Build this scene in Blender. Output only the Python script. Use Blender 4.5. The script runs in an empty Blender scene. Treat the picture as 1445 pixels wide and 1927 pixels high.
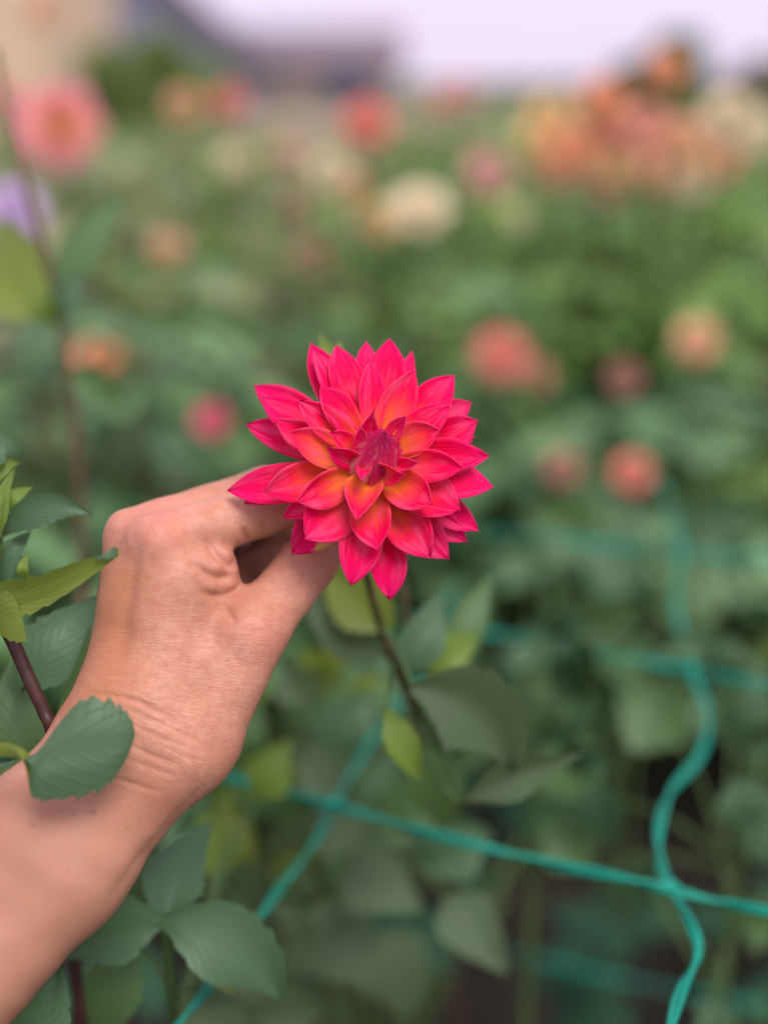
import bpy, math, random
import numpy as np
from mathutils import Vector, Matrix

R = math.radians
rng = random.Random(7)
nrg = np.random.default_rng(11)
scene = bpy.context.scene
col = scene.collection

# ------------------------------------------------------------------ camera
W_PX, H_PX = 1445.0, 1927.0
HFOV = R(35.0)
F = (W_PX / 2) / math.tan(HFOV / 2)             # focal length in photo pixels
PITCH = math.atan((H_PX / 2 - 150.0) / F)       # the horizon lies near row 150
CAM = Vector((0.0, 0.0, 1.25))
FOCUS = 0.500
cam_d = bpy.data.cameras.new('camera')
cam_d.sensor_fit = 'HORIZONTAL'
cam_d.sensor_width = 36.0
cam_d.lens = 18.0 / math.tan(HFOV / 2)
cam_d.clip_start = 0.02
cam_d.clip_end = 3000.0
cam_d.dof.use_dof = True
cam_d.dof.focus_distance = FOCUS
cam_d.dof.aperture_fstop = cam_d.lens / 22.0    # 22 mm entrance pupil
cam_o = bpy.data.objects.new('camera', cam_d)
cam_o.location = CAM
cam_o.rotation_euler = (math.pi / 2 - PITCH, 0, 0)
col.objects.link(cam_o)
scene.camera = cam_o
CM = Matrix.Translation(CAM) @ Matrix.Rotation(math.pi / 2 - PITCH, 4, 'X')
CMn = np.array(CM)

# ------------------------------------------------------------------ sky, sun, exposure
SUN_EL, SUN_AZ = R(58), R(150)     # azimuth measured from +Y towards +X: behind the camera's right shoulder
world = bpy.data.worlds.new('World')
scene.world = world
world.use_nodes = True
wn, wl = world.node_tree.nodes, world.node_tree.links
wn.clear()
w_out = wn.new('ShaderNodeOutputWorld')
w_bg = wn.new('ShaderNodeBackground')
w_sky = wn.new('ShaderNodeTexSky')
w_sky.sky_type = 'NISHITA'
w_sky.sun_disc = False
w_sky.sun_elevation = SUN_EL
w_sky.sun_rotation = SUN_AZ
w_sky.dust_density = 3.0
w_sky.air_density = 1.0
w_mix = wn.new('ShaderNodeMix'); w_mix.data_type = 'RGBA'
w_mix.inputs[0].default_value = 0.85                      # share of thin overcast
w_noise = wn.new('ShaderNodeTexNoise'); w_noise.inputs['Scale'].default_value = 3.5
w_noise.inputs['Detail'].default_value = 4
w_ramp = wn.new('ShaderNodeValToRGB')
w_ramp.color_ramp.elements[0].position = .3
w_ramp.color_ramp.elements[0].color = (8.0, 6.5, 8.3, 1)
w_ramp.color_ramp.elements[1].position = .75
w_ramp.color_ramp.elements[1].color = (7.5, 7.0, 9.0, 1)
w_tc = wn.new('ShaderNodeTexCoord')
wl.new(w_tc.outputs['Generated'], w_noise.inputs['Vector'])
wl.new(w_noise.outputs['Fac'], w_ramp.inputs['Fac'])
wl.new(w_sky.outputs['Color'], w_mix.inputs[6])
wl.new(w_ramp.outputs['Color'], w_mix.inputs[7])
wl.new(w_mix.outputs[2], w_bg.inputs['Color'])
w_bg.inputs['Strength'].default_value = 0.1
wl.new(w_bg.outputs['Background'], w_out.inputs['Surface'])

sun_d = bpy.data.lights.new('sun', 'SUN')
sun_d.energy = 2.4
sun_d.angle = R(28)
sun_d.color = (1.0, 0.94, 0.86)
sun_o = bpy.data.objects.new('sun', sun_d)
sd = Vector((math.sin(SUN_AZ) * math.cos(SUN_EL), math.cos(SUN_AZ) * math.cos(SUN_EL), math.sin(SUN_EL)))
sun_o.rotation_euler = (-sd).to_track_quat('-Z', 'Y').to_euler()
sun_o.location = (2, -2, 6)
col.objects.link(sun_o)

scene.view_settings.view_transform = 'Standard'
scene.view_settings.look = 'None'
scene.view_settings.gamma = 1.0
scene.view_settings.exposure = 0.4
scene.render.engine = 'CYCLES'
scene.cycles.use_denoising = True
scene.cycles.max_bounces = 5
scene.cycles.diffuse_bounces = 3
scene.cycles.adaptive_threshold = 0.02
scene.cycles.transparent_max_bounces = 4
scene.cycles.sample_clamp_indirect = 4.0

# ------------------------------------------------------------------ helpers
def cpt(px, py, d):
    """photo pixel + depth offset (mm behind the focus plane) -> camera-frame point (mm, depth as third axis)"""
    z = 500.0 + d
    return np.array([(px - W_PX / 2) / F * z, (H_PX / 2 - py) / F * z, d], dtype=np.float64)

def c2w(P):
    """camera-frame mm points (x, y, depth offset) -> world metres"""
    P = np.asarray(P, dtype=np.float64).reshape(-1, 3)
    Q = np.stack([P[:, 0], P[:, 1], -(P[:, 2] + 500.0), np.full(len(P), 1000.0)], 1) / 1000.0
    return (Q @ CMn.T)[:, :3]

def wpt(px, py, depth):
    """photo pixel + depth in metres along the view axis -> world point"""
    return Vector(c2w(cpt(px, py, depth * 1000 - 500))[0])

def tag(o, label=None, cat=None, group=None, kind=None):
    if label: o['label'] = label
    if cat: o['category'] = cat
    if group: o['group'] = group
    if kind: o['kind'] = kind
    return o

def empty(name, loc):
    o = bpy.data.objects.new(name, None)
    o.empty_display_size = 0.02
    o.location = loc
    col.objects.link(o)
    return o

def origin_of(o):
    v = Vector((0, 0, 0))
    while o is not None:
        v += Vector(o.location)
        o = o.parent
    return v

def mesh_data(name, verts, faces, mat=None, smooth=True, uv=None, attrs=None):
    me = bpy.data.meshes.new(name)
    verts = np.asarray(verts, dtype=np.float32)
    me.from_pydata(verts.tolist(), [], [tuple(int(i) for i in f) for f in faces])
    if uv is not None:
        l = me.uv_layers.new(name='UVMap')
        idx = np.empty(len(me.loops), dtype=np.int32)
        me.loops.foreach_get('vertex_index', idx)
        l.data.foreach_set('uv', np.asarray(uv, dtype=np.float32)[idx].ravel())
    if attrs:
        for k, a in attrs.items():
            a = np.asarray(a, dtype=np.float32)
            if a.ndim == 1:
                at = me.attributes.new(k, 'FLOAT', 'POINT'); at.data.foreach_set('value', a)
            else:
                at = me.attributes.new(k, 'FLOAT_VECTOR', 'POINT'); at.data.foreach_set('vector', a.ravel())
    if smooth:
        me.polygons.foreach_set('use_smooth', [True] * len(me.polygons))
    if mat: me.materials.append(mat)
    me.update()
    return me

def obj(name, verts, faces, mat, parent=None, loc=None, **kw):
    """one mesh object; verts are world metres"""
    base = origin_of(parent) if parent else Vector(loc if loc is not None else (0, 0, 0))
    me = mesh_data(name, np.asarray(verts) - np.array(base), faces, mat, **kw)
    o = bpy.data.objects.new(name, me)
    if parent: o.parent = parent
    else: o.location = base
    col.objects.link(o)
    return o

def spline(pts, n):
    """Catmull-Rom through the points, n samples"""
    P = np.asarray(pts, dtype=np.float64)
    if len(P) == 2:
        t = np.linspace(0, 1, n)[:, None]
        return P[0] * (1 - t) + P[1] * t
    E = np.vstack([2 * P[0] - P[1], P, 2 * P[-1] - P[-2]])
    m = len(P) - 1
    out = []
    for u in np.linspace(0, m, n):
        i = min(int(u), m - 1); t = u - i
        a, b, c, d = E[i], E[i + 1], E[i + 2], E[i + 3]
        out.append(.5 * (2 * b + (c - a) * t + (2 * a - 5 * b + 4 * c - d) * t * t + (3 * b - a - 3 * c + d) * t ** 3))
    return np.array(out)

def tube_geo(path, radii, sides=8):
    path = np.asarray(path, dtype=np.float64)
    n = len(path)
    radii = np.broadcast_to(np.asarray(radii, dtype=np.float64), (n,))
    T = np.gradient(path, axis=0)
    T /= np.linalg.norm(T, axis=1)[:, None] + 1e-12
    ref = np.array([0.31, 0.17, 0.93])
    V, Fc = [], []
    for i in range(n):
        a = np.cross(T[i], ref); a /= np.linalg.norm(a) + 1e-12
        b = np.cross(T[i], a)
        for k in range(sides):
            th = 2 * math.pi * k / sides
            V.append(path[i] + radii[i] * (math.cos(th) * a + math.sin(th) * b))
    for i in range(n - 1):
        for k in range(sides):
            k2 = (k + 1) % sides
            Fc.append((i * sides + k, i * sides + k2, (i + 1) * sides + k2, (i + 1) * sides + k))
    Fc.append(tuple(range(sides - 1, -1, -1)))
    Fc.append(tuple((n - 1) * sides + k for k in range(sides)))
    return np.array(V), Fc

def grid_faces(nu, nv, off=0):
    return [(off + i * nv + j, off + i * nv + j + 1, off + (i + 1) * nv + j + 1, off + (i + 1) * nv + j)
            for i in range(nu - 1) for j in range(nv - 1)]

# ------------------------------------------------------------------ materials
class MT:
    def __init__(s, name, rough=.5, spec=.5):
        s.m = bpy.data.materials.new(name); s.m.use_nodes = True
        s.n, s.l = s.m.node_tree.nodes, s.m.node_tree.links
        s.p = s.n['Principled BSDF']; s.out = s.n['Material Output']
        s.p.inputs['Roughness'].default_value = rough
        s.p.inputs['Specular IOR Level'].default_value = spec
    def node(s, t, **kw):
        nd = s.n.new(t)
        for k, v in kw.items(): setattr(nd, k, v)
        return nd
    def link(s, a, b): s.l.new(a, b)
    def val(s, node, name, v): node.inputs[name].default_value = v
    def attr(s, name): return s.node('ShaderNodeAttribute', attribute_name=name)
    def noise(s, scale, vec=None, detail=3, rough=.5):
        t = s.node('ShaderNodeTexNoise'); t.inputs['Scale'].default_value = scale
        t.inputs['Detail'].default_value = detail; t.inputs['Roughness'].default_value = rough
        if vec is not None: s.link(vec, t.inputs['Vector'])
        return t
    def ramp(s, fac, stops):
        r = s.node('ShaderNodeValToRGB')
        els = r.color_ramp.elements
        while len(els) < len(stops): els.new(.5)
        for e, (p, c) in zip(els, stops):
            e.position = p; e.color = tuple(c) + (1,) if len(c) == 3 else c
        s.link(fac, r.inputs['Fac'])
        return r
    def mix(s, fac, a, b, blend='MIX'):
        m = s.node('ShaderNodeMix', data_type='RGBA', blend_type=blend)
        for i, v in ((0, fac), (6, a), (7, b)):
            if isinstance(v, (int, float)): m.inputs[i].default_value = v
            elif isinstance(v, tuple): m.inputs[i].default_value = v + (1,)
            else: s.link(v, m.inputs[i])
        return m.outputs[2]
    def math(s, op, a, b=None, c=None, clamp=False):
        m = s.node('ShaderNodeMath', operation=op, use_clamp=clamp)
        for i, v in enumerate((a, b, c)):
            if v is None: continue
            if isinstance(v, (int, float)): m.inputs[i].default_value = v
            else: s.link(v, m.inputs[i])
        return m.outputs[0]
    def mapping(s, vec, scale=(1, 1, 1), rot=(0, 0, 0)):
        m = s.node('ShaderNodeMapping')
        m.inputs['Scale'].default_value = scale; m.inputs['Rotation'].default_value = rot
        s.link(vec, m.inputs['Vector'])
        return m.outputs[0]
    def bump(s, height, dist, strength=1.0, normal=None):
        b = s.node('ShaderNodeBump'); b.inputs['Distance'].default_value = dist
        b.inputs['Strength'].default_value = strength
        s.link(height, b.inputs['Height'])
        if normal is not None: s.link(normal, b.inputs['Normal'])
        return b.outputs[0]
    def translucent(s, color, fac):
        """mix light passing through a thin sheet into the surface"""
        t = s.node('ShaderNodeBsdfTranslucent')
        if isinstance(color, tuple): t.inputs['Color'].default_value = color + (1,)
        else: s.link(color, t.inputs['Color'])
        ms = s.node('ShaderNodeMixShader'); ms.inputs[0].default_value = fac
        s.link(s.p.outputs[0], ms.inputs[1]); s.link(t.outputs[0], ms.inputs[2])
        s.link(ms.outputs[0], s.out.inputs['Surface'])
        return t

def leaf_mat(name, dark, light, back, vein=.35, mildew=0.0, trans=.22, rough=.45, varied=True, spec=.3):
    m = MT(name, rough, spec)
    uv = m.node('ShaderNodeTexCoord').outputs['UV']
    sep = m.node('ShaderNodeSeparateXYZ'); m.link(uv, sep.inputs[0])
    ax = m.math('ABSOLUTE', m.math('SUBTRACT', sep.outputs[0], .5))           # distance from the midrib
    mid = m.math('LESS_THAN', ax, .018)
    # side veins: slanted stripes
    ph = m.math('SUBTRACT', m.math('MULTIPLY', sep.outputs[1], 9.0), m.math('MULTIPLY', ax, 7.0))
    fr = m.math('ABSOLUTE', m.math('SUBTRACT', m.math('FRACT', ph), .5))
    side = m.math('SUBTRACT', 1.0, m.math('MULTIPLY', fr, 9.0), clamp=True)
    veins = m.math('MAXIMUM', mid, m.math('MULTIPLY', side, .55))
    nz = m.noise(45, None, 4)
    geo = m.node('ShaderNodeNewGeometry')
    m.link(geo.outputs['Position'], nz.inputs['Vector'])
    info = m.node('ShaderNodeObjectInfo')
    rnd = m.attr('rnd').outputs['Fac']
    base = m.ramp(m.math('MULTIPLY_ADD', nz.outputs['Fac'], .5, m.math('MULTIPLY', rnd, .55)), [(.2, dark), (.85, light)]).outputs[0]
    if varied:
        hv = m.node('ShaderNodeHueSaturation'); m.link(base, hv.inputs['Color'])
        m.link(m.math('MULTIPLY_ADD', info.outputs['Random'], .7, .68), hv.inputs['Value'])
        m.link(m.math('MULTIPLY_ADD', info.outputs['Random'], .03, .485), hv.inputs['Hue'])
        base = hv.outputs[0]
    base = m.mix(m.math('MULTIPLY', veins, vein), base, tuple(min(1, c * 2.2 + .03) for c in light))
    if mildew > 0:
        n2 = m.noise(105, geo.outputs['Position'], 5, .7)
        spots = m.ramp(n2.outputs['Fac'], [(.50, (0, 0, 0)), (.64, (1, 1, 1))]).outputs[0]
        base = m.mix(m.math('MULTIPLY', spots, mildew), base, (.30, .37, .32))
    base = m.mix(geo.outputs['Backfacing'], base, back)
    m.link(base, m.p.inputs['Base Color'])
    h = m.math('ADD', m.math('MULTIPLY', veins, -.7), m.math('MULTIPLY', nz.outputs['Fac'], .6))
    m.link(m.bump(h, .0006, .8), m.p.inputs['Normal'])
    m.translucent(m.mix(.5, base, (.25, .42, .04)), trans)
    return m.m

M = {}
M['leaf'] = leaf_mat('leaf_green', (.018, .066, .022), (.052, .145, .04), (.085, .16, .06))
M['leaf_cool'] = leaf_mat('leaf_blue_green', (.016, .056, .032), (.050, .128, .072), (.075, .15, .08), mildew=.16)
M['leaf_bright'] = leaf_mat('leaf_yellow_green', (.07, .16, .012), (.16, .27, .03), (.18, .28, .05), trans=.35)
M['leaf_olive'] = leaf_mat('leaf_olive', (.085, .14, .014), (.17, .25, .03), (.18, .24, .04), trans=.3)
M['leaf_pale'] = leaf_mat('leaf_mildewed', (.018, .055, .022), (.045, .105, .04), (.09, .14, .075), mildew=.85, rough=.6)
M['leaf_dry'] = leaf_mat('leaf_dry', (.15, .13, .09), (.26, .23, .17), (.24, .21, .16), mildew=.3, rough=.7)
M['field_leaf'] = leaf_mat('leaf_field', (.07, .15, .04), (.30, .46, .14), (.26, .38, .15), trans=.32, rough=.6, spec=.2)  # field leaf colours brightened; distant haze is painted into them
M['field_olive'] = leaf_mat('leaf_field_olive', (.14, .16, .085), (.40, .42, .24), (.35, .38, .23), trans=.32, rough=.65, spec=.2)
M['field_lime'] = leaf_mat('leaf_field_lime', (.10, .22, .025), (.36, .52, .09), (.30, .44, .12), trans=.35, spec=.2)
M['field_cool'] = leaf_mat('leaf_field_cool', (.05, .13, .06), (.21, .38, .17), (.19, .32, .16), trans=.25)
M['shade_leaf'] = leaf_mat('leaf_shaded', (.005, .022, .010), (.030, .092, .044), (.028, .065, .034), trans=.10, rough=.65, spec=.15)  # darkened leaf copy: deep shade under the canopy is put into its colour

def plain(name, c1, c2, scale, rough=.7, bump=0.0, spec=.3):
    m = MT(name, rough, spec)
    g = m.node('ShaderNodeNewGeometry').outputs['Position']
    nz = m.noise(scale, g, 5, .6)
    m.link(m.ramp(nz.outputs['Fac'], [(.3, c1), (.72, c2)]).outputs[0], m.p.inputs['Base Color'])
    if bump: m.link(m.bump(nz.outputs['Fac'], bump), m.p.inputs['Normal'])
    return m.m

M['stem_green'] = plain('stem_green', (.05, .10, .03), (.10, .17, .05), 60)
M['stem_dark'] = plain('stem_maroon', (.035, .012, .012), (.075, .03, .025), 90, .45)
M['stem_brown'] = plain('stem_brown', (.075, .048, .025), (.15, .11, .05), 80)
M['soil'] = plain('soil', (.010, .009, .006), (.028, .022, .015), 9, .95, .03)
M['dirt'] = plain('dry_dirt', (.24, .185, .135), (.33, .25, .18), .8, .95, .02)
M['grass'] = plain('grass', (.05, .085, .02), (.11, .14, .04), 1.2, .9, .05)
M['net'] = plain('net_teal', (.0, .20, .135), (.004, .30, .205), 300, .45, 0, .3)
M['wall_beige'] = plain('wall_beige', (.55, .43, .29), (.64, .51, .36), 1.5, .85)
M['wall_grey'] = plain('wall_grey', (.30, .24, .22), (.37, .29, .26), 1.0, .85)
M['roof_grey'] = plain('roof_grey', (.15, .12, .14), (.21, .175, .195), 2.0, .7)
M['roof_blue'] = plain('roof_slate_blue', (.06, .07, .13), (.10, .11, .18), 2.0, .7)
M['wall_slate'] = plain('wall_slate_blue', (.16, .17, .24), (.22, .23, .31), 2.0, .8)
M['trim'] = plain('trim_white', (.62, .6, .56), (.72, .7, .66), 3, .6)
M['glass'] = plain('window_glass', (.03, .035, .045), (.05, .055, .07), 1, .12, 0, .6)
M['bark'] = plain('bark', (.05, .04, .03), (.11, .09, .07), 14, .9, .01)

# ---- skin
def skin_mat():
    m = MT('skin', .5, .36)
    co = m.attr('skin').outputs['Vector']              # (across, along, depth) in mm
    cp = m.attr('cp').outputs['Vector']
    red = m.attr('red').outputs['Fac']
    tan = m.attr('tan').outputs['Fac']
    big = m.noise(.045, cp, 4, .55)
    base = m.ramp(big.outputs['Fac'], [(.32, (.46, .205, .128)), (.68, (.60, .305, .212))]).outputs[0]
    base = m.mix(m.math('MULTIPLY', m.attr('fore_shade').outputs['Fac'], .95), base, (.415, .205, .132))  # forearm painted darker to imitate the weaker light on it
    base = m.mix(m.math('MULTIPLY', tan, .8, clamp=True), base, (.48, .195, .082))
    base = m.mix(m.math('MULTIPLY', red, .75, clamp=True), base, (.58, .21, .155))
    mot = m.noise(.28, cp, 4, .65)
    base = m.mix(m.math('MULTIPLY', m.math('SUBTRACT', mot.outputs['Fac'], .40, clamp=True), m.math('MULTIPLY_ADD', m.attr('fore_shade').outputs['Fac'], -1.5, 2.1)), base, (.46, .165, .108))
    # freckles
    vo = m.node('ShaderNodeTexVoronoi'); vo.inputs['Scale'].default_value = .085; vo.inputs['Randomness'].default_value = 1
    m.link(cp, vo.inputs['Vector'])
    fk = m.ramp(vo.outputs['Distance'], [(.05, (1, 1, 1)), (.11, (0, 0, 0))]).outputs[0]
    sel = m.math('GREATER_THAN', vo.outputs['Color'], .55)
    base = m.mix(m.math('MULTIPLY', m.math('MULTIPLY', fk, sel), .35), base, (.30, .12, .07))
    ml = m.attr('mole').outputs['Fac']
    base = m.mix(ml, base, (.20, .075, .045))
    # fine transverse lines
    wob = m.noise(.10, co, 2)
    wv = m.node('ShaderNodeVectorMath', operation='SCALE'); m.link(wob.outputs['Color'], wv.inputs[0]); wv.inputs['Scale'].default_value = 5.0
    ad = m.node('ShaderNodeVectorMath', operation='ADD'); m.link(co, ad.inputs[0]); m.link(wv.outputs[0], ad.inputs[1])
    l1 = m.noise(1.0, m.mapping(ad.outputs[0], (.09, .95, .09)), 3, .6)
    l2 = m.noise(1.0, m.mapping(ad.outputs[0], (.22, 1.9, .22)), 2, .5)
    lines = m.math('ABSOLUTE', m.math('SUBTRACT', l1.outputs['Fac'], .5))
    ridg = m.ramp(lines, [(0, (0, 0, 0)), (.07, (1, 1, 1))]).outputs[0]
    cells = m.node('ShaderNodeTexVoronoi', feature='DISTANCE_TO_EDGE'); cells.inputs['Scale'].default_value = .75
    m.link(m.mapping(ad.outputs[0], (.75, 1.35, .9)), cells.inputs['Vector'])
    cell = m.ramp(cells.outputs['Distance'], [(0, (0, 0, 0)), (.12, (1, 1, 1))]).outputs[0]
    ls = m.attr('lines').outputs['Fac']
    h = m.math('MULTIPLY', m.math('ADD', m.math('MULTIPLY', ridg, .75), l2.outputs['Fac']), ls)
    h = m.math('ADD', h, m.math('MULTIPLY', cell, .15))
    m.link(m.bump(h, .00016, .6), m.p.inputs['Normal'])
    dk = m.math('MULTIPLY', m.math('SUBTRACT', 1.0, ridg), m.math('MULTIPLY', ls, .16))
    base = m.mix(dk, base, (.36, .13, .08))
    m.link(base, m.p.inputs['Base Color'])
    m.p.inputs['Subsurface Weight'].default_value = .14
    m.p.inputs['Subsurface Radius'].default_value = (1.0, .35, .18)
    m.p.inputs['Subsurface Scale'].default_value = .004
    return m.m
M['skin'] = skin_mat()

# ---- dahlia petals (uv.x across, uv.y base -> tip; 'warm' = how far the orange throat reaches)
def petal_mat(name, throat, mid, edge, streak=.5, trans=.22, blemish=False, palef=.42):
    m = MT(name, .58, .07)
    uv = m.node('ShaderNodeTexCoord').outputs['UV']
    sep = m.node('ShaderNodeSeparateXYZ'); m.link(uv, sep.inputs[0])
    warm = m.attr('warm').outputs['Fac']
    seed = m.attr('seed').outputs['Fac']
    cv = m.node('ShaderNodeCombineXYZ')
    m.link(m.math('MULTIPLY', sep.outputs[0], 9.0), cv.inputs[0])
    m.link(m.math('MULTIPLY', sep.outputs[1], 1.3), cv.inputs[1])
    m.link(m.math('MULTIPLY', seed, 31.0), cv.inputs[2])
    st = m.noise(1.0, cv.outputs[0], 4, .6)
    cv2 = m.node('ShaderNodeCombineXYZ')
    m.link(m.math('MULTIPLY', sep.outputs[0], 3.0), cv2.inputs[0])
    m.link(m.math('MULTIPLY', sep.outputs[1], 3.0), cv2.inputs[1])
    m.link(m.math('MULTIPLY', seed, 57.0), cv2.inputs[2])
    bl = m.noise(1.0, cv2.outputs[0], 3, .5)
    ax = m.math('ABSOLUTE', m.math('SUBTRACT', sep.outputs[0], .5))
    # position between throat (0) and tip (1), broken by streaks, edges count as tip
    f = m.math('SUBTRACT', sep.outputs[1], m.math('MULTIPLY', warm, .5))
    f = m.math('ADD', f, m.math('MULTIPLY', m.math('SUBTRACT', st.outputs['Fac'], .5), streak))
    f = m.math('ADD', f, m.math('MULTIPLY', m.math('SUBTRACT', bl.outputs['Fac'], .5), .35))
    f = m.math('ADD', f, m.math('MULTIPLY', ax, .18))
    c = m.ramp(f, [(.0, throat), (.22, tuple(.38 * a + .62 * b for a, b in zip(throat, mid))), (.5, mid), (.95, edge)]).outputs[0]
    # pale bloom and pale thin rim
    pale = m.ramp(m.math('MULTIPLY_ADD', st.outputs['Fac'], .45, m.math('MULTIPLY', bl.outputs['Fac'], .6)), [(.50, (0, 0, 0)), (.70, (1, 1, 1))]).outputs[0]
    c = m.mix(m.math('MULTIPLY', pale, palef), c, (.95, .20, .34))
    vn = m.noise(1.0, m.mapping(uv, (34, 1.1, 1)), 3, .6)
    vk = m.ramp(vn.outputs['Fac'], [(.52, (0, 0, 0)), (.70, (1, 1, 1))]).outputs[0]
    c = m.mix(m.math('MULTIPLY', vk, .26), c, tuple(a * .62 for a in edge))
    rim = m.math('MULTIPLY', m.math('GREATER_THAN', ax, .488), .22)
    c = m.mix(rim, c, (.93, .20, .42))
    if blemish:
        bm = m.attr('blemish').outputs['Fac']
        g = m.node('ShaderNodeNewGeometry').outputs['Position']
        bn = m.noise(320, g, 4, .7)
        k = m.ramp(m.math('MULTIPLY', bm, m.math('ADD', bn.outputs['Fac'], .35)), [(.50, (0, 0, 0)), (.62, (1, 1, 1))]).outputs[0]
        c = m.mix(k, c, (.66, .40, .16))
    m.link(c, m.p.inputs['Base Color'])
    hh = m.math('ADD', st.outputs['Fac'], m.math('MULTIPLY', m.noise(1.0, m.mapping(uv, (26, 1.5, 1)), 2).outputs['Fac'], .5))
    m.link(m.bump(hh, .0006, .7), m.p.inputs['Normal'])
    m.translucent(c, trans)
    return m.m
M['petal'] = petal_mat('petal_pink', (.95, .26, .03), (.93, .003, .082), (.86, .005, .16), streak=.55, blemish=True, trans=.32)
M['floret'] = petal_mat('floret_magenta', (.86, .36, .34), (.56, .008, .08), (.40, .005, .085), streak=.8, trans=.15, palef=.22)
def bloom_mat(name, a, b, p0=.15):
    m = MT(name, .55, .25)
    uv = m.node('ShaderNodeTexCoord').outputs['UV']
    sep = m.node('ShaderNodeSeparateXYZ'); m.link(uv, sep.inputs[0])
    c = m.ramp(sep.outputs[1], [(p0, a), (.9, b)]).outputs[0]
    m.link(c, m.p.inputs['Base Color'])
    m.translucent(c, .3)
    return m.m
BC = {'coral': ((0.85, 0.29, 0.21), (0.87, 0.35, 0.29)), 'red': ((0.74, 0.22, 0.22), (0.83, 0.33, 0.33)),  # pastel bloom colours, paled to imitate a hazy distance
      'orange': ((0.88, 0.41, 0.20), (0.88, 0.45, 0.27)), 'peach': ((0.87, 0.52, 0.29), (0.87, 0.55, 0.38)),
      'yellow': ((0.86, 0.60, 0.24), (0.87, 0.67, 0.36)), 'cream': ((0.85, 0.73, 0.45), (0.87, 0.78, 0.59)),
      'pink': ((.88, .58, .10), (.90, .30, .47)), 'hotpink': ((0.81, 0.18, 0.21), (0.83, 0.16, 0.29)),
      'dusty': ((0.76, 0.40, 0.36), (0.80, 0.48, 0.45)), 'rust': ((0.52, 0.26, 0.20), (0.60, 0.33, 0.25)),
      'lilac': ((0.71, 0.52, 0.80), (0.80, 0.64, 0.88)), 'salmon': ((0.87, 0.40, 0.29), (0.87, 0.47, 0.38))}
for k, (a, b) in BC.items(): M['bloom_' + k] = bloom_mat('bloom_' + k, a, b, .3 if k == 'pink' else .15)

# ------------------------------------------------------------------ blades: petals and leaves
def blade(B, C, T, width, roll=0.0, cup=.3, fold=0.0, nu=13, nv=9, peak=.55, base_w=.3, tip_p=2.0, serr=0, serr_amp=.1,
          ruffle=0.0, notch=0.0, seed=0.0, view=None, twist=0.0, asym=0.0, gro=0.0):
    """sheet along a quadratic Bezier B-C-T (camera-frame mm). returns verts, faces, uv"""
    u = np.linspace(0, 1, nu)
    Bz = ((1 - u) ** 2)[:, None] * B + (2 * u * (1 - u))[:, None] * C + (u ** 2)[:, None] * T
    Tg = (2 * (1 - u))[:, None] * (C - B) + (2 * u)[:, None] * (T - C)
    Tg /= np.linalg.norm(Tg, axis=1)[:, None] + 1e-9
    vw = np.array([0, 0, -1.0]) if view is None else np.asarray(view, float)
    up = u < peak
    prof = np.where(up, base_w + (1 - base_w) * np.sin(np.clip(u / peak, 0, 1) * math.pi / 2) ** 1.2,
                    1 - np.clip((u - peak) / (1 - peak), 0, 1) ** tip_p)
    L = np.linalg.norm(T - B)
    V, UV = [], []
    vs = np.linspace(-1, 1, nv)
    for i in range(nu):
        t = Tg[i]
        n = vw - t * np.dot(vw, t)
        ln = np.linalg.norm(n)
        n = n / ln if ln > .05 else np.array([0, 1, 0.0])
        s = np.cross(t, n); s /= np.linalg.norm(s) + 1e-9
        n = np.cross(s, t)
        r = roll
        s2 = s * math.cos(r) + n * math.sin(r)
        n2 = n * math.cos(r) - s * math.sin(r)
        hw = width / 2 * prof[i]
        if serr and 0 < i < nu - 1:
            hw *= 1 + serr_amp * (1 - 2 * ((u[i] * serr) % 1.0)) * (.65 + .5 * math.sin(seed * 5 + i * .37)) + .03 * math.sin(seed + u[i] * 7)
        for v in vs:
            if twist:
                rr_ = twist * (u[i] - .3); cs_, sn_ = math.cos(rr_), math.sin(rr_)
                s3, n3 = s2 * cs_ + n2 * sn_, n2 * cs_ - s2 * sn_
            else: s3, n3 = s2, n2
            p = Bz[i] + s3 * v * hw * (1 + asym * v)
            p = p + n3 * (cup * hw * v * v + fold * hw * abs(v) + gro * width * (math.cos(v * 7.5) - 1) * prof[i])
            p = p + n2 * ruffle * width * (math.sin(seed * 7 + u[i] * 9 + (2 if v > 0 else 0)) * abs(v) ** 2 * .5 + .35 * math.sin(seed * 3 + v * 4 + u[i] * 3))
            if notch and u[i] > .8:
                p = p - t * notch * L * max(0, (u[i] - .8) / .2) * max(0, 1 - abs(v) * 2.2)
            V.append(p); UV.append((v * .5 + .5, u[i]))
    return np.array(V), grid_faces(nu, nv), np.array(UV)

def solid_sheet(V, Fc, UV, th, nu, nv):
    """give a grid sheet thickness th (mm): front, back and rim"""
    V3 = V.reshape(nu, nv, 3)
    du = np.gradient(V3, axis=0); dv = np.gradient(V3, axis=1)
    n = np.cross(du, dv); n /= np.linalg.norm(n, axis=2)[:, :, None] + 1e-9
    bk = (V3 - n * th).reshape(-1, 3)
    N = nu * nv
    F2 = list(Fc) + [tuple(i + N for i in reversed(f)) for f in Fc]
    ring = [i * nv for i in range(nu)] + [(nu - 1) * nv + j for j in range(1, nv)] + \
           [i * nv + nv - 1 for i in range(nu - 2, -1, -1)] + [j for j in range(nv - 2, 0, -1)]
    for a, b in zip(ring, ring[1:] + ring[:1]):
        F2.append((a, b, b + N, a + N))
    return np.vstack([V, bk]), F2, np.vstack([UV, UV])

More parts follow.
